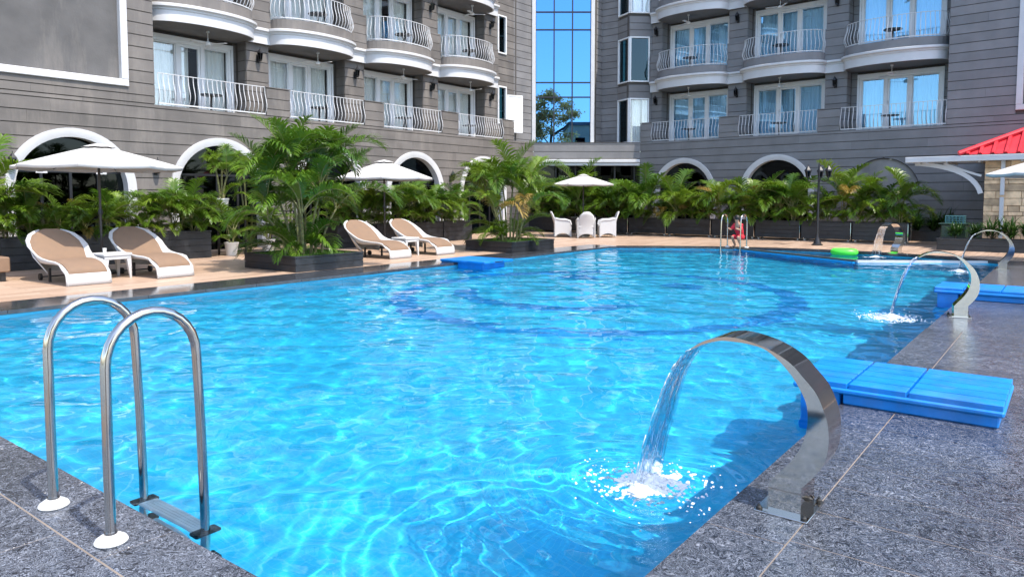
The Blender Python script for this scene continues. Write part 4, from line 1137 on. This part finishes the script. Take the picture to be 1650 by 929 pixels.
# --- green float
t = thing('pool_float', 'neon green inflatable float lying on the far pool edge', 'pool float', (ufar(4.75) - .35, 4.75, WZ + .0), R(95))
m = MB(); m.tube([(.25 * math.cos(2 * math.pi * k / 28), .17 * math.sin(2 * math.pi * k / 28), .08) for k in range(28)], .09, 12, close=True); m.build('ring', MAT['green_float'], t, 180)
m = MB(); m.lathe([(.17, .03), (.17, .05)], 20); m.build('net_floor', MAT['green_float'], t)
# --- person in red at the far ladder
def person(loc, rz):
    t = thing('person', 'small person in red clothing crouching at the far pool ladder, dark hair', 'person', loc, rz)
    J = {'pel': (0, 0, .30), 'sp': (0, .05, .46), 'ch': (0, .10, .60), 'nk': (0, .14, .70), 'hd': (0, .17, .80), 'ht': (0, .18, .88),
         'sl': (-.12, .10, .64), 'el': (-.17, .22, .50), 'wl': (-.13, .36, .54), 'hl': (-.12, .41, .55), 'sr': (.12, .10, .64), 'er': (.17, .22, .50), 'wr': (.13, .36, .54), 'hr': (.12, .41, .55),
         'hpl': (-.07, 0, .28), 'kl': (-.10, .26, .30), 'al': (-.09, .10, .05), 'tl': (-.09, .22, .02), 'hpr': (.07, 0, .28), 'kr': (.10, .26, .30), 'ar': (.09, .10, .05), 'tr': (.09, .22, .02)}
    E = [('pel', 'sp'), ('sp', 'ch'), ('ch', 'nk'), ('nk', 'hd'), ('hd', 'ht'), ('ch', 'sl'), ('sl', 'el'), ('el', 'wl'), ('wl', 'hl'), ('ch', 'sr'), ('sr', 'er'), ('er', 'wr'), ('wr', 'hr'),
         ('pel', 'hpl'), ('hpl', 'kl'), ('kl', 'al'), ('al', 'tl'), ('pel', 'hpr'), ('hpr', 'kr'), ('kr', 'ar'), ('ar', 'tr')]
    RD = dict(pel=.10, sp=.095, ch=.10, nk=.04, hd=.075, ht=.05, sl=.045, el=.032, wl=.024, hl=.028, sr=.045, er=.032, wr=.024, hr=.028, hpl=.07, kl=.05, al=.03, tl=.026, hpr=.07, kr=.05, ar=.03, tr=.026)
    def skin(keys, name, mat, grow=0, root='pel'):
        ks = [k for k in J if k in keys]; me = bpy.data.meshes.new(name); me.from_pydata([J[k] for k in ks], [(ks.index(a), ks.index(b)) for a, b in E if a in ks and b in ks], []); me.materials.append(mat)
        o = put(name, me, t); o.modifiers.new('skin', 'SKIN'); me2 = o.data
        for i, k in enumerate(ks):
            sv = me2.skin_vertices[0].data[i]; sv.radius = (RD[k] + grow,) * 2; sv.use_root = (k == root)
        md = o.modifiers.new('sub', 'SUBSURF'); md.levels = 2; md.render_levels = 2
        return o
    skin(set(J), 'body', MAT['skin'])
    skin({'pel', 'sp', 'ch', 'sl', 'sr', 'el', 'er', 'hpl', 'hpr', 'kl', 'kr'}, 'red_clothes', MAT['red_cloth'], .014)
    m = MB(); pts = []
    for j in range(7):
        for k in range(15):
            a = math.pi * (j / 6) * .62; b = 2 * math.pi * k / 14; pts.append((.086 * math.sin(a) * math.cos(b), .165 + .09 * math.sin(a) * math.sin(b) - .02 * j / 6, .835 + .10 * math.cos(a)))
    m.grid(pts, 7, 15); m.build('hair', MAT['hair'], t, 180)
person((ufar(7.6) + .30, 7.66, .004), R(75))
# ================================================================= planters and plants
def planter(loc, lx, ly, h, label, rz=0, casters=False, boards=4, rim=True, group='black board planters'):
    t = thing('planter_box', label, 'planter', loc, rz, group)
    z0 = .07 if casters else .0
    m = MB(); m.box(.02, lx - .02, .02, ly - .02, z0, h - .05); m.build('core', MAT['black_metal'], t)
    bh = (h - z0 - .035) / boards
    for k in range(boards):
        a, b = z0 + k * bh + .004, z0 + (k + 1) * bh - .004
        for (x0, x1, y0, y1) in ((0, lx, 0, .019), (0, lx, ly - .019, ly), (0, .019, .0195, ly - .0195), (lx - .019, lx, .0195, ly - .0195)):
            m = MB(); m.cbox(x0, x1, y0, y1, a, b, .003); m.build('board', MAT['planter_wood'], t)
    m = MB()
    for (x0, x1, y0, y1) in ((-.012, lx + .012, -.012, .05), (-.012, lx + .012, ly - .05, ly + .012), (-.012, .05, .0505, ly - .0505), (lx - .05, lx + .012, .0505, ly - .0505)): m.cbox(x0, x1, y0, y1, h - .034, h, .004)
    m.build('rim', MAT['planter_wood'], t)
    m = MB(); pts = []; r = random.Random(int(lx * 100)); n = 10
    for j in range(n + 1):
        for i in range(n + 1): pts.append((.05 + (lx - .1) * i / n, .05 + (ly - .1) * j / n, h - .05 + r.uniform(-.012, .012)))
    m.grid(pts, n + 1, n + 1); m.build('soil', MAT['soil'], t)
    if casters:
        for x in (.12, lx - .12):
            for y in (.08, ly - .08):
                m = MB(); m.tube([(x - .02, y, .035), (x + .02, y, .035)], .034, 10); m.build('caster', MAT['white_plastic'], t)
        for x in (-.006, lx - .03):
            m = MB(); m.cbox(x, x + .036, -.016, -.0005, z0, h - .036, .002); m.build('corner_strip', MAT['steel'], t)
    return t
# --- palm fronds (shared meshes)
def frond_mesh(L, el0, bend, n, leaf, seed, mat, wid=.03, twist=0):
    r = random.Random(seed); S = 14; P = [Vector((0, 0, 0))]; A = []
    for i in range(S):
        f = (i + .5) / S; el = R(el0 - bend * f ** 1.25); P.append(P[-1] + Vector((math.cos(el), twist * .12 * f, math.sin(el))).normalized() * L / S)
    m = MB(); m.mi = 0; m.tube(P, [.011 * (1 - .75 * i / S) for i in range(S + 1)], 4, cap=False)
    m.mi = 1
    for k in range(n):
        t = .20 + .80 * (k + .5) / n; x = t * S; i = min(int(x), S - 1); f = x - i
        p = P[i].lerp(P[i + 1], f); T = (P[i + 1] - P[i]).normalized(); side = T.cross(Vector((0, 0, 1)))
        if side.length < .01: side = Vector((0, 1, 0))
        side.normalize(); up = side.cross(T).normalized()
        ln = leaf * (.55 + .45 * math.sin(math.pi * min(1, (t - .12) / .62) * .5)) * (1 if t < .65 else 1 - .72 * ((t - .65) / .35) ** 1.4)
        fw = R(28 + 34 * t)
        for s_ in (-1, 1):
            jit = r.uniform(-.12, .12); v = R(24 + 10 * r.random())
            d = (side * s_ * math.cos(fw + jit) + T * math.sin(fw + jit)) * math.cos(v) + up * math.sin(v)
            d.normalize(); l2 = ln * r.uniform(.86, 1.08); wv = d.cross(up).normalized() if d.cross(up).length > .01 else T
            w0 = wid * (.55 + .45 * l2 / leaf)
            a = p; b = p + d * l2 * .42; dr = d + Vector((0, 0, -.42 - .25 * r.random())); dr.normalize(); c = b + dr * l2 * .32; dr2 = (dr + Vector((0, 0, -.5))).normalized(); e = c + dr2 * l2 * .30
            m.add([a - wv * w0 * .25, a + wv * w0 * .25, b + wv * w0 * .5, b - wv * w0 * .5, c + wv * w0 * .38, c - wv * w0 * .38, e], [(0, 1, 2, 3), (3, 2, 4, 5), (5, 4, 6)])
    return m.mesh('frond', [MAT['stem'], mat])
FR = {}
for key, mat in (('n', MAT['palm_leaf']), ('d', MAT['palm_leaf_deep']), ('y', MAT['palm_leaf_dry'])):
    FR[key] = [frond_mesh(1.0, 84, 55, 36, .33, 1, mat, .024), frond_mesh(1.0, 76, 88, 38, .36, 2, mat, .025, 1), frond_mesh(1.0, 66, 100, 38, .34, 3, mat, .024, -1),
               frond_mesh(1.0, 58, 112, 36, .36, 4, mat, .026, .6), frond_mesh(1.0, 48, 115, 34, .32, 5, mat, .024, -.6), frond_mesh(1.0, 80, 112, 38, .38, 6, mat, .025, .3)]
def fronds(t, base, n, L, key, seed, spread=(0, 5), a0=0, lean=0):
    r = random.Random(seed)
    for k in range(n):
        me = FR['y' if key == 'n' and r.random() < .03 else key][r.randint(*spread)]
        put('frond', me, t, loc=(base[0] + r.uniform(-.03, .03), base[1] + r.uniform(-.03, .03), base[2] + r.uniform(-.03, .03)),
            rot=(r.uniform(-.12, .12), r.uniform(-.12, .12), a0 + 2 * math.pi * (k + r.uniform(-.3, .3)) / n), scale=L * r.uniform(.8, 1.12))
def bushy_palm(loc, label, group, L, n, key='n', seed=0, shafts=3):
    t = thing('palm_plant', label, 'palm', loc, 0, group); r = random.Random(seed)
    for k in range(shafts):
        a = r.random() * 6.28; d = r.uniform(.02, .12); h = r.uniform(.12, .5) * L
        top = (d * 1.8 * math.cos(a), d * 1.8 * math.sin(a), h)
        m = MB(); m.tube([(d * math.cos(a), d * math.sin(a), -.02), (d * 1.4 * math.cos(a), d * 1.4 * math.sin(a), h * .5), top], [.02, .016, .012], 6); m.build('stem', MAT['stem'], t)
        fronds(t, top, max(3, n // shafts), L, key, seed * 7 + k, a0=a)
    fronds(t, (0, 0, 0), 5, L * .8, key, seed * 11 + 3, spread=(2, 4), a0=seed)
    return t
def clump_palm(loc, label, stems, seed, Lf, key='d', low=12, group=None):
    t = thing('clump_palm', label, 'palm', loc, rnd.random() * 6, group); r = random.Random(seed)
    for k, (a, d, h, ln) in enumerate(stems):
        a = R(a); P = [(d * math.cos(a) * (1 + ln * f * f), d * math.sin(a) * (1 + ln * f * f), h * f) for f in (0, .25, .5, .75, 1)]
        m = MB(); m.tube(P, [.03, .026, .024, .022, .02], 8); st = m.build('stem', MAT['stem'], t)
        m = MB()
        for f in range(1, 8): q = f / 8; i = min(int(q * 4), 3); pp = Vector(P[i]).lerp(Vector(P[i + 1]), q * 4 - i); m.lathe([(.027, -.006), (.029, 0), (.027, .006)], 8, pp)
        m.build('leaf_scars', MAT['trunk'], st)
        fronds(t, P[-1], r.randint(5, 7), Lf * r.uniform(.85, 1.1), key, seed * 13 + k, a0=a)
    for k in range(low):
        a = r.random() * 6.28; d = r.uniform(.1, .35)
        put('frond', FR[key][r.randint(1, 4)], t, loc=(d * math.cos(a), d * math.sin(a), 0), rot=(0, 0, a + r.uniform(-.5, .5)), scale=Lf * r.uniform(.55, .95))
    return t
def grass_patch(name, x0, x1, y0, y1, z, label, n=2600):
    r = random.Random(2); m = MB()
    for k in range(n):
        x, y = r.uniform(x0, x1), r.uniform(y0, y1); a = r.random() * 6.28; h = r.uniform(.04, .10); w_ = .006; l = r.uniform(-.04, .04); l2 = r.uniform(-.04, .04)
        m.add([(x - w_ * math.cos(a), y - w_ * math.sin(a), z), (x + w_ * math.cos(a), y + w_ * math.sin(a), z), (x + l, y + l2, z + h)], [(0, 1, 2)])
    o = m.build(name, MAT['grass']); tag(o, label, 'grass', kind='stuff'); return o

# square planters with the two big clumps
planter((8.5, 11.78, 0), 1.68, 1.72, .31, 'low square black planter holding the tallest palm clump', boards=2, group='square poolside planters')
grass_patch('grass', 8.58, 10.10, 11.86, 13.42, .25, 'green grass round the foot of the tallest palm clump')
clump_palm((9.34, 12.64, .26), 'tallest dense green palm clump in the square planter between the loungers', [(10, .18, 1.75, 1.2), (70, .25, 1.45, 1.6), (130, .2, 1.6, 1.4), (190, .28, 1.3, 1.5), (250, .22, 1.7, 1.3), (310, .26, 1.4, 1.7), (40, .08, 2.0, .8), (280, .40, .95, .9), (160, .42, .9, .8), (100, .40, .75, .9), (340, .42, .8, .9)], 5, 1.42, low=16)
planter((15.0, 11.56, 0), 1.95, 1.6, .28, 'low square black planter holding the second palm clump near the blue block', boards=2, group='square poolside planters')
grass_patch('grass', 15.08, 16.87, 11.64, 13.08, .22, 'green grass round the foot of the second palm clump')
clump_palm((15.95, 12.4, .23), 'second green palm clump with pale stems in the square planter by the blue block', [(0, .15, 1.45, 1.6), (60, .22, 1.6, 1.8), (120, .18, 1.35, 1.7), (180, .22, 1.55, 1.8), (240, .2, 1.3, 2.0), (300, .22, 1.5, 1.8), (30, .4, .9, .9), (200, .4, .8, .9), (320, .42, .7, .9)], 8, 1.4, key='n', low=14)

# right-hand row
vb = [18.6, 17.0, 15.4, 13.77, 12.17, 10.4, 8.81, 7.26, 5.67, 4.02]
pi_ = 0
for k in range(9):
    a, b = vb[k + 1] + .03, vb[k] - .03
    lab = f'long black board planter of the right row, {ORD[8 - k]} from the lamp post end' if k < 8 else 'long black board planter at the right end of the right row, end board showing'
    planter((25.3, a, 0), .62, b - a, .65, lab, casters=True, group='planters in front of the right wing')
    for j in range(3):
        v_ = a + (b - a) * (j + .5) / 3
        r = random.Random(100 + pi_)
        big = 1.0 + .28 * math.sin(pi_ * 1.9) + r.uniform(-.1, .15)
        L = 1.28 * max(.75, big) if k < 8 else 1.3
        bushy_palm((25.3 + .31 + r.uniform(-.1, .1), v_, .6), f'feathery green palm in the right-hand planter row, {ORD[pi_ % 26] if pi_ < 26 else "last"} counted from the left', 'palms of the right planter row', L, 13, 'n' if r.random() < .75 else 'd', 300 + pi_, 3)
        pi_ += 1
# left-hand rows
lb = [0.4, 2.0, 3.6, 5.1, 6.55, 8.05, 9.5]
pi_ = 0
for k in range(6):
    a, b = lb[k] + .02, lb[k + 1] - .02
    planter((a, 16.45, 0), b - a, .62, .65, f'long black board planter of the left row, {ORD[5 - k]} from the white pots', group='planters in front of the left wing')
    for j in range(3):
        x = a + (b - a) * (j + .5) / 3; r = random.Random(500 + pi_)
        L = (.95 + r.uniform(-.12, .15)) * (1.5 if 4.4 < x < 5.35 else 1)
        bushy_palm((x, 16.45 + .31 + r.uniform(-.08, .1), .6), f'feathery palm in the planter row behind the nearest loungers, {ORD[pi_]} counted from the left', 'palms of the near left row', L, 12, 'n' if r.random() < .7 else 'd', 700 + pi_, 3)
        pi_ += 1
lb = [13.2, 14.65, 16.1, 17.55, 19.0]; pi_ = 0
for k in range(4):
    a, b = lb[k] + .02, lb[k + 1] - .02
    planter((a, 16.35, 0), b - a, .62, .65, f'long black board planter behind the farther loungers, {ORD[k]} from the big palm clump', group='planters in front of the left wing')
    for j in range(3):
        x = a + (b - a) * (j + .5) / 3; r = random.Random(900 + pi_)
        bushy_palm((x, 16.66 + r.uniform(-.08, .1), .6), f'feathery palm in the planter row behind the farther loungers, {ORD[pi_]} counted from the left', 'palms of the far left row', .98 + r.uniform(-.1, .18), 13, 'n' if r.random() < .7 else 'd', 1100 + pi_, 3)
        pi_ += 1
# white pots and the black stand between the left rows
def pot(loc, h, r, label):
    m = MB(); m.lathe([(r * .72, 0), (r * .97, h * .88), (r * 1.03, h * .89), (r * 1.03, h), (r * .92, h), (r * .88, h * .86)], 24)
    return tag(m.build('white_pot', MAT['pot'], smooth=40, loc=loc), label, 'flower pot', 'white plant pots')
pot((10.1, 16.6, 0), .33, .17, 'white tapered pot standing on the deck by the end of the left planter row')
bushy_palm((10.1, 16.6, .30), 'slim young palm in the white pot by the left planter row', 'potted palms', 1.0, 8, 'n', 51, 2)
pot((11.35, 16.9, 0), .34, .18, 'white tapered pot standing on the deck behind the tallest palm clump')
bushy_palm((11.35, 16.9, .30), 'young palm in the white pot behind the tallest clump', 'potted palms', 1.1, 9, 'n', 53, 2)
t = thing('plant_stand', 'black metal plant stand with rails between the left planter rows', 'plant stand', (10.0, 17.0, 0))
for x in (0, .75, 1.5, 2.25):
    m = MB(); m.box(x - .02, x + .02, -.02, .02, 0, 1.05); m.build('post', MAT['black_metal'], t)
for z in (.25, .60, .98):
    m = MB(); m.box(-.02, 2.27, -.019, .019, z, z + .03); m.build('rail', MAT['black_metal'], t)
m = MB(); m.box(-.05, 2.3, -.0, .40, 1.05, 1.08); m.build('shelf', MAT['black_metal'], t)
pot((10.22, 17.2, 1.08), .34, .18, 'white tapered pot raised on the black plant stand')
clump_palm((10.22, 17.2, 1.38), 'tall loose palm growing from the raised white pot', [(20, .04, .75, 2.0), (150, .05, .6, 2.5), (260, .05, .9, 2.0)], 61, .8, key='n', low=4)
clump_palm((11.05, 17.35, .0), 'tall thin palm standing behind the black plant stand', [(20, .05, 1.9, 3.0), (200, .06, 1.7, 3.0), (100, .05, 2.1, 2.0)], 63, .8, key='n', low=4)
clump_palm((12.2, 17.2, .0), 'tall palm behind the tallest clump, right of the black plant stand', [(60, .06, 1.5, 3.0), (240, .06, 1.8, 2.0)], 64, .95, key='n', low=8)

# spiky shrubs at the right
def rosette_mesh(seed, n=46, L=.55):
    r = random.Random(seed); m = MB()
    for k in range(n):
        a = r.random() * 6.28; el = R(r.uniform(15, 85)); l = L * r.uniform(.6, 1.1); w_ = .035; z0 = r.uniform(0, .25)
        d = Vector((math.cos(a), math.sin(a), 0)); s_ = Vector((-d.y, d.x, 0)) * w_ / 2
        P = [Vector((0, 0, z0))]
        for i in range(3):
            e = el - R(38) * (i / 2); P.append(P[-1] + (d * math.cos(e) + Vector((0, 0, math.sin(e)))) * l / 3)
        m.add([P[0] - s_ * .5, P[0] + s_ * .5, P[1] + s_, P[1] - s_, P[2] + s_ * .8, P[2] - s_ * .8, P[3]], [(0, 1, 2, 3), (3, 2, 4, 5), (5, 4, 6)])
    return m.mesh('foliage', MAT['shrub_leaf'])
ROS = [rosette_mesh(k) for k in range(4)]
mst = MB(); mst.tube([(0, 0, -.05), (.01, 0, .15), (0, .01, .28)], [.02, .018, .012], 6); STM = mst.mesh('stem', MAT['trunk'])
def shrub(loc, sc, label, group, k):
    t = thing('spiky_shrub', label, 'shrub', loc, rnd.random() * 6, group); t.scale = (sc,) * 3
    put('foliage', ROS[k % 4], t); put('foliage', ROS[(k + 1) % 4], t, loc=(.12, .08, .12), rot=1.2, scale=.8); put('foliage', ROS[(k + 2) % 4], t, loc=(-.12, .02, .05), rot=2.2, scale=.85); put('stem', STM, t)
# low planters at the right
planter((22.9, -1.6, 0), .75, 4.55, .33, 'low dark planter full of spiky shrubs before the stone wall', boards=2, group='low planters at the right')
planter((27.2, 2.9, 0), .6, 1.9, .34, 'low dark planter of spiky shrubs against the right wing wall', boards=2, group='low planters at the right')
for k in range(9):
    shrub((23.25 + rnd.uniform(-.12, .12), 2.55 - .42 * k, .3), rnd.uniform(.75, 1.05), f'spiky green shrub in the low planter before the stone wall, {ORD[k]} from the left', 'shrubs before the stone wall', k)
for k in range(4):
    shrub((27.45, 4.55 - .45 * k, .3), rnd.uniform(1.0, 1.25), f'dark spiky shrub against the right wing wall, {ORD[k]} from the left', 'shrubs against the right wing', k + 1)
# green tank with latticed crate
t = thing('storage_bin', 'dark green storage bin with flat lid beside the stone wall', 'storage bin', (23.75, 2.35, 0))
m = MB(); m.cbox(0, .7, 0, .62, .0, .68, .02); m.build('body', MAT['green_tank'], t)
m = MB(); m.cbox(-.05, .75, -.06, .68, .682, .72, .008); m.build('lid', MAT['green_tank'], t)
t = thing('lattice_crate', 'small teal latticed crate sitting on the green storage bin', 'crate', (23.9, 2.42, .72))
m = MB()
for k in range(6): m.box(0, .02, .02 + k * .085, .045 + k * .085, 0, .20); m.box(.38, .4, .02 + k * .085, .045 + k * .085, 0, .20)
for z in (0, .06, .12, .18): m.box(-.005, .405, -.002, .475, z, z + .022)
m.build('lattice', pm('teal', (.05, .16, .17), .5), t)

# --- stone pavilion with red roof
pv = thing('stone_pavilion', 'sandstone pavilion with white eaves and red tiled roof at the right edge', 'building', (24.6, 2.05, 0), R(-4.2 - 90 + 90))
WL = 7.0
m = MB(); m.box(.06, 5, -WL, -.06, 0, 2.55); m.build('core', MAT['soil'], pv)
r = random.Random(3); z = 0
stones = [MB() for _ in range(6)]
while z < 2.5:                                   # front face looks to -x
    h = r.choice((.11, .14, .17, .20)); h = min(h, 2.5 - z)
    y = 0
    while y > -WL:
        l = r.uniform(.18, .62); y2 = max(y - l, -WL)
        if y > -2.8:
            mm = MB(); mm.cbox(r.uniform(-.02, .012), .08, y2 + .005, y - .005, z + .005, z + h - .005, .008); mm.build('stone', MAT['stone'], pv)
        y = y2
    x = .085
    while x < 2.0:                               # left return
        l = r.uniform(.2, .5); mm = MB(); mm.cbox(x, x + l - .008, -.08, r.uniform(-.012, .02), z + .005, z + h - .005, .008); mm.build('stone', MAT['stone'], pv); x += l
    z += h
m = MB(); m.cbox(-.42, -.30, -WL, 1.95, 2.46, 2.62, .01); m.build('eave_beam', MAT['white_paint'], pv)
m = MB()
m.prism([(-.30, 1.9), (-.30, -WL), (1.2, -WL), (1.2, 1.9)][::-1], 2.47, 2.485); m.build('eave_sheet', MAT['white_upvc'], pv)
def arc_bracket(p0, p1, p2, w_, name='bracket'):
    n = 14; P = []
    for k in range(n + 1):
        f = k / n; P.append(Vector(p0) * (1 - f) ** 2 + Vector(p1) * 2 * f * (1 - f) + Vector(p2) * f * f)
    m = MB(); V = []
    for i, p in enumerate(P):
        tg = (P[min(i + 1, n)] - P[max(i - 1, 0)]).normalized(); nn = tg.cross(Vector((1, 0, 0))).normalized()
        for a, b in ((-.03, -w_), (.03, -w_), (.03, w_), (-.03, w_)): V.append(p + Vector((a, 0, 0)) + nn * b)
    m.add(V, [(i * 4 + k, i * 4 + (k + 1) % 4, (i + 1) * 4 + (k + 1) % 4, (i + 1) * 4 + k) for i in range(n) for k in range(4)] + [(0, 1, 2, 3), (4 * n + 3, 4 * n + 2, 4 * n + 1, 4 * n)]); m.build(name, MAT['white_paint'], pv)
arc_bracket((-.1, .06, 1.55), (-.1, .25, 2.30), (-.1, 1.75, 2.44), .06)
arc_bracket((-.1, .06, 2.05), (-.1, .5, 2.2), (-.1, 1.0, 2.42), .03)
m = MB(); m.cbox(-.14, -.06, -.50, -.40, 1.5, 2.46, .008); m.cbox(-.14, -.06, -.50, -.40, .3, 1.45, .008); m.build('downpipe', MAT['white_paint'], pv)
for y in (1.6, .9, .1, -.9):
    m = MB(); m.box(-.30, 1.2, y - .02, y + .02, 2.42, 2.468); m.build('rafter', MAT['white_paint'], pv)
# hipped roof, ribs of red tiles
rf = MB(); y0, y1, x0, x1, ze, zr = .55, -WL, -.35, 5.2, 2.64, 4.6
rf.add([(x0, y0, ze), (x1, y0, ze), (x1, y1, ze), (x0, y1, ze), (x0 + 2.75, y0 - 4.2, zr), (x0 + 2.75, y1 + .2, zr)], [(0, 4, 1), (0, 3, 5, 4), (1, 4, 5, 2), (2, 5, 3)])
ro = rf.build('roof', MAT['red_roof'], pv)
for k in range(16):
    y = y0 - .18 - k * .30; f = min(1, (y0 - y) / 4.2)
    a = Vector((x0 - .02, y, ze + .02)); b = Vector((x0 + 2.75 * f - .02, y, ze + (zr - ze) * f + .02))
    mm = MB(); mm.tube([a, b], .05, 6); mm.build('roof_rib', MAT['red_roof'], ro)
mm = MB(); mm.tube([(x0 - .05, y0 + .03, ze + .04), (x0 + 2.75, y0 - 4.2, zr + .04)], .07, 8); mm.build('hip_ridge', MAT['red_roof'], ro)
mm = MB(); mm.box(x0 - .04, x0 + .02, y1, y0 + .02, ze - .05, ze + .005); mm.build('drip_edge', MAT['black_metal'], ro)

# signs on the first arched door
for (s_, lab) in ((6.72, 'small white sticker on the dark arched door, left of the parasol pole'), (8.02, 'small white sticker on the dark arched door, right of the parasol pole')):
    t = thing('door_sticker', lab, 'sticker', (s_, 18.6 + .185, 2.0), 0, 'door stickers')
    m = MB(); m.box(-.12, .12, -.004, 0, 0, .10); m.build('card', MAT['white_paint'], t)
    m = MB(); m.box(-.09, .03, -.006, -.0045, .03, .05); m.box(-.09, .0, -.006, -.0045, .06, .07); m.build('print', MAT['black_metal'], t)

# --- behind the viewpoint: what the glass tower mirrors
def tree(loc, h, cr, label, seed, nclump=60):
    t = thing('broadleaf_tree', label, 'tree', loc); r = random.Random(seed)
    m = MB(); m.tube([(0, 0, 0), (.1, .05, h * .25), (-.05, .1, h * .5), (.1, 0, h * .8)], [.32, .25, .18, .06], 10)
    tips = []
    for k in range(9):
        a = r.random() * 6.28; z = h * r.uniform(.35, .7); d = cr * r.uniform(.5, .9); e = (d * math.cos(a), d * math.sin(a), z + h * .15); tips.append(e)
        m.tube([(0, 0, z), (e[0] * .5, e[1] * .5, z + h * .06), e], [.10, .06, .02], 6)
    m.build('trunk', MAT['trunk'], t)
    m = MB()
    for k in range(nclump):
        a = r.random() * 6.28; rr = cr * r.random() ** .5; z = h * (.45 + .55 * r.random()); rr *= max(.25, math.sin(math.pi * min(.95, max(.12, (z / h - .38) / .66))))
        c = Vector((rr * math.cos(a), rr * math.sin(a), z)); cs_ = r.uniform(.5, 1.0)
        for q in range(150):
            p = c + Vector((r.gauss(0, 1), r.gauss(0, 1), r.gauss(0, .6))) * cs_ * .5; d = Vector((r.gauss(0, 1), r.gauss(0, 1), r.gauss(0, 1))).normalized(); s_ = d.orthogonal().normalized() * .11; l = d * .24
            m.add([p, p + l * .5 + s_, p + l, p + l * .5 - s_], [(0, 1, 2, 3)])
    m.build('crown', MAT['tree_leaf'], t)
p = c2w(4.3, -17); tree(p, 13.2, 3.6, 'tall tree, warm sunlight put in its leaf colour, seen only as the reflection in the glass tower', 4)
p = c2w(-9, -20); tree(p, 11, 3.5, 'broad tree behind the viewpoint, left of the mirrored tree', 5, 50)
b = thing('tan_house', 'plain tan house seen only as a reflection low in the glass tower', 'building', c2w(11.5, -30), R(YAW - 90))
m = MB(); m.box(-4.6, 6, -5, 5, 0, 10.3); m.build('wall', MAT['tan_render'], b)
for i in range(4):
    for j in range(3): m = MB(); m.box(-3.8 + i * 2.4, -2.6 + i * 2.4, 5.001, 5.06, 1 + j * 3.1, 2.6 + j * 3.1); m.build('window', MAT['pane_dark'], b)
m = MB(); m.box(-4.8, 6.2, -5.2, 5.2, 10.3, 10.7); m.build('roof', MAT['plaster_grey'], b)
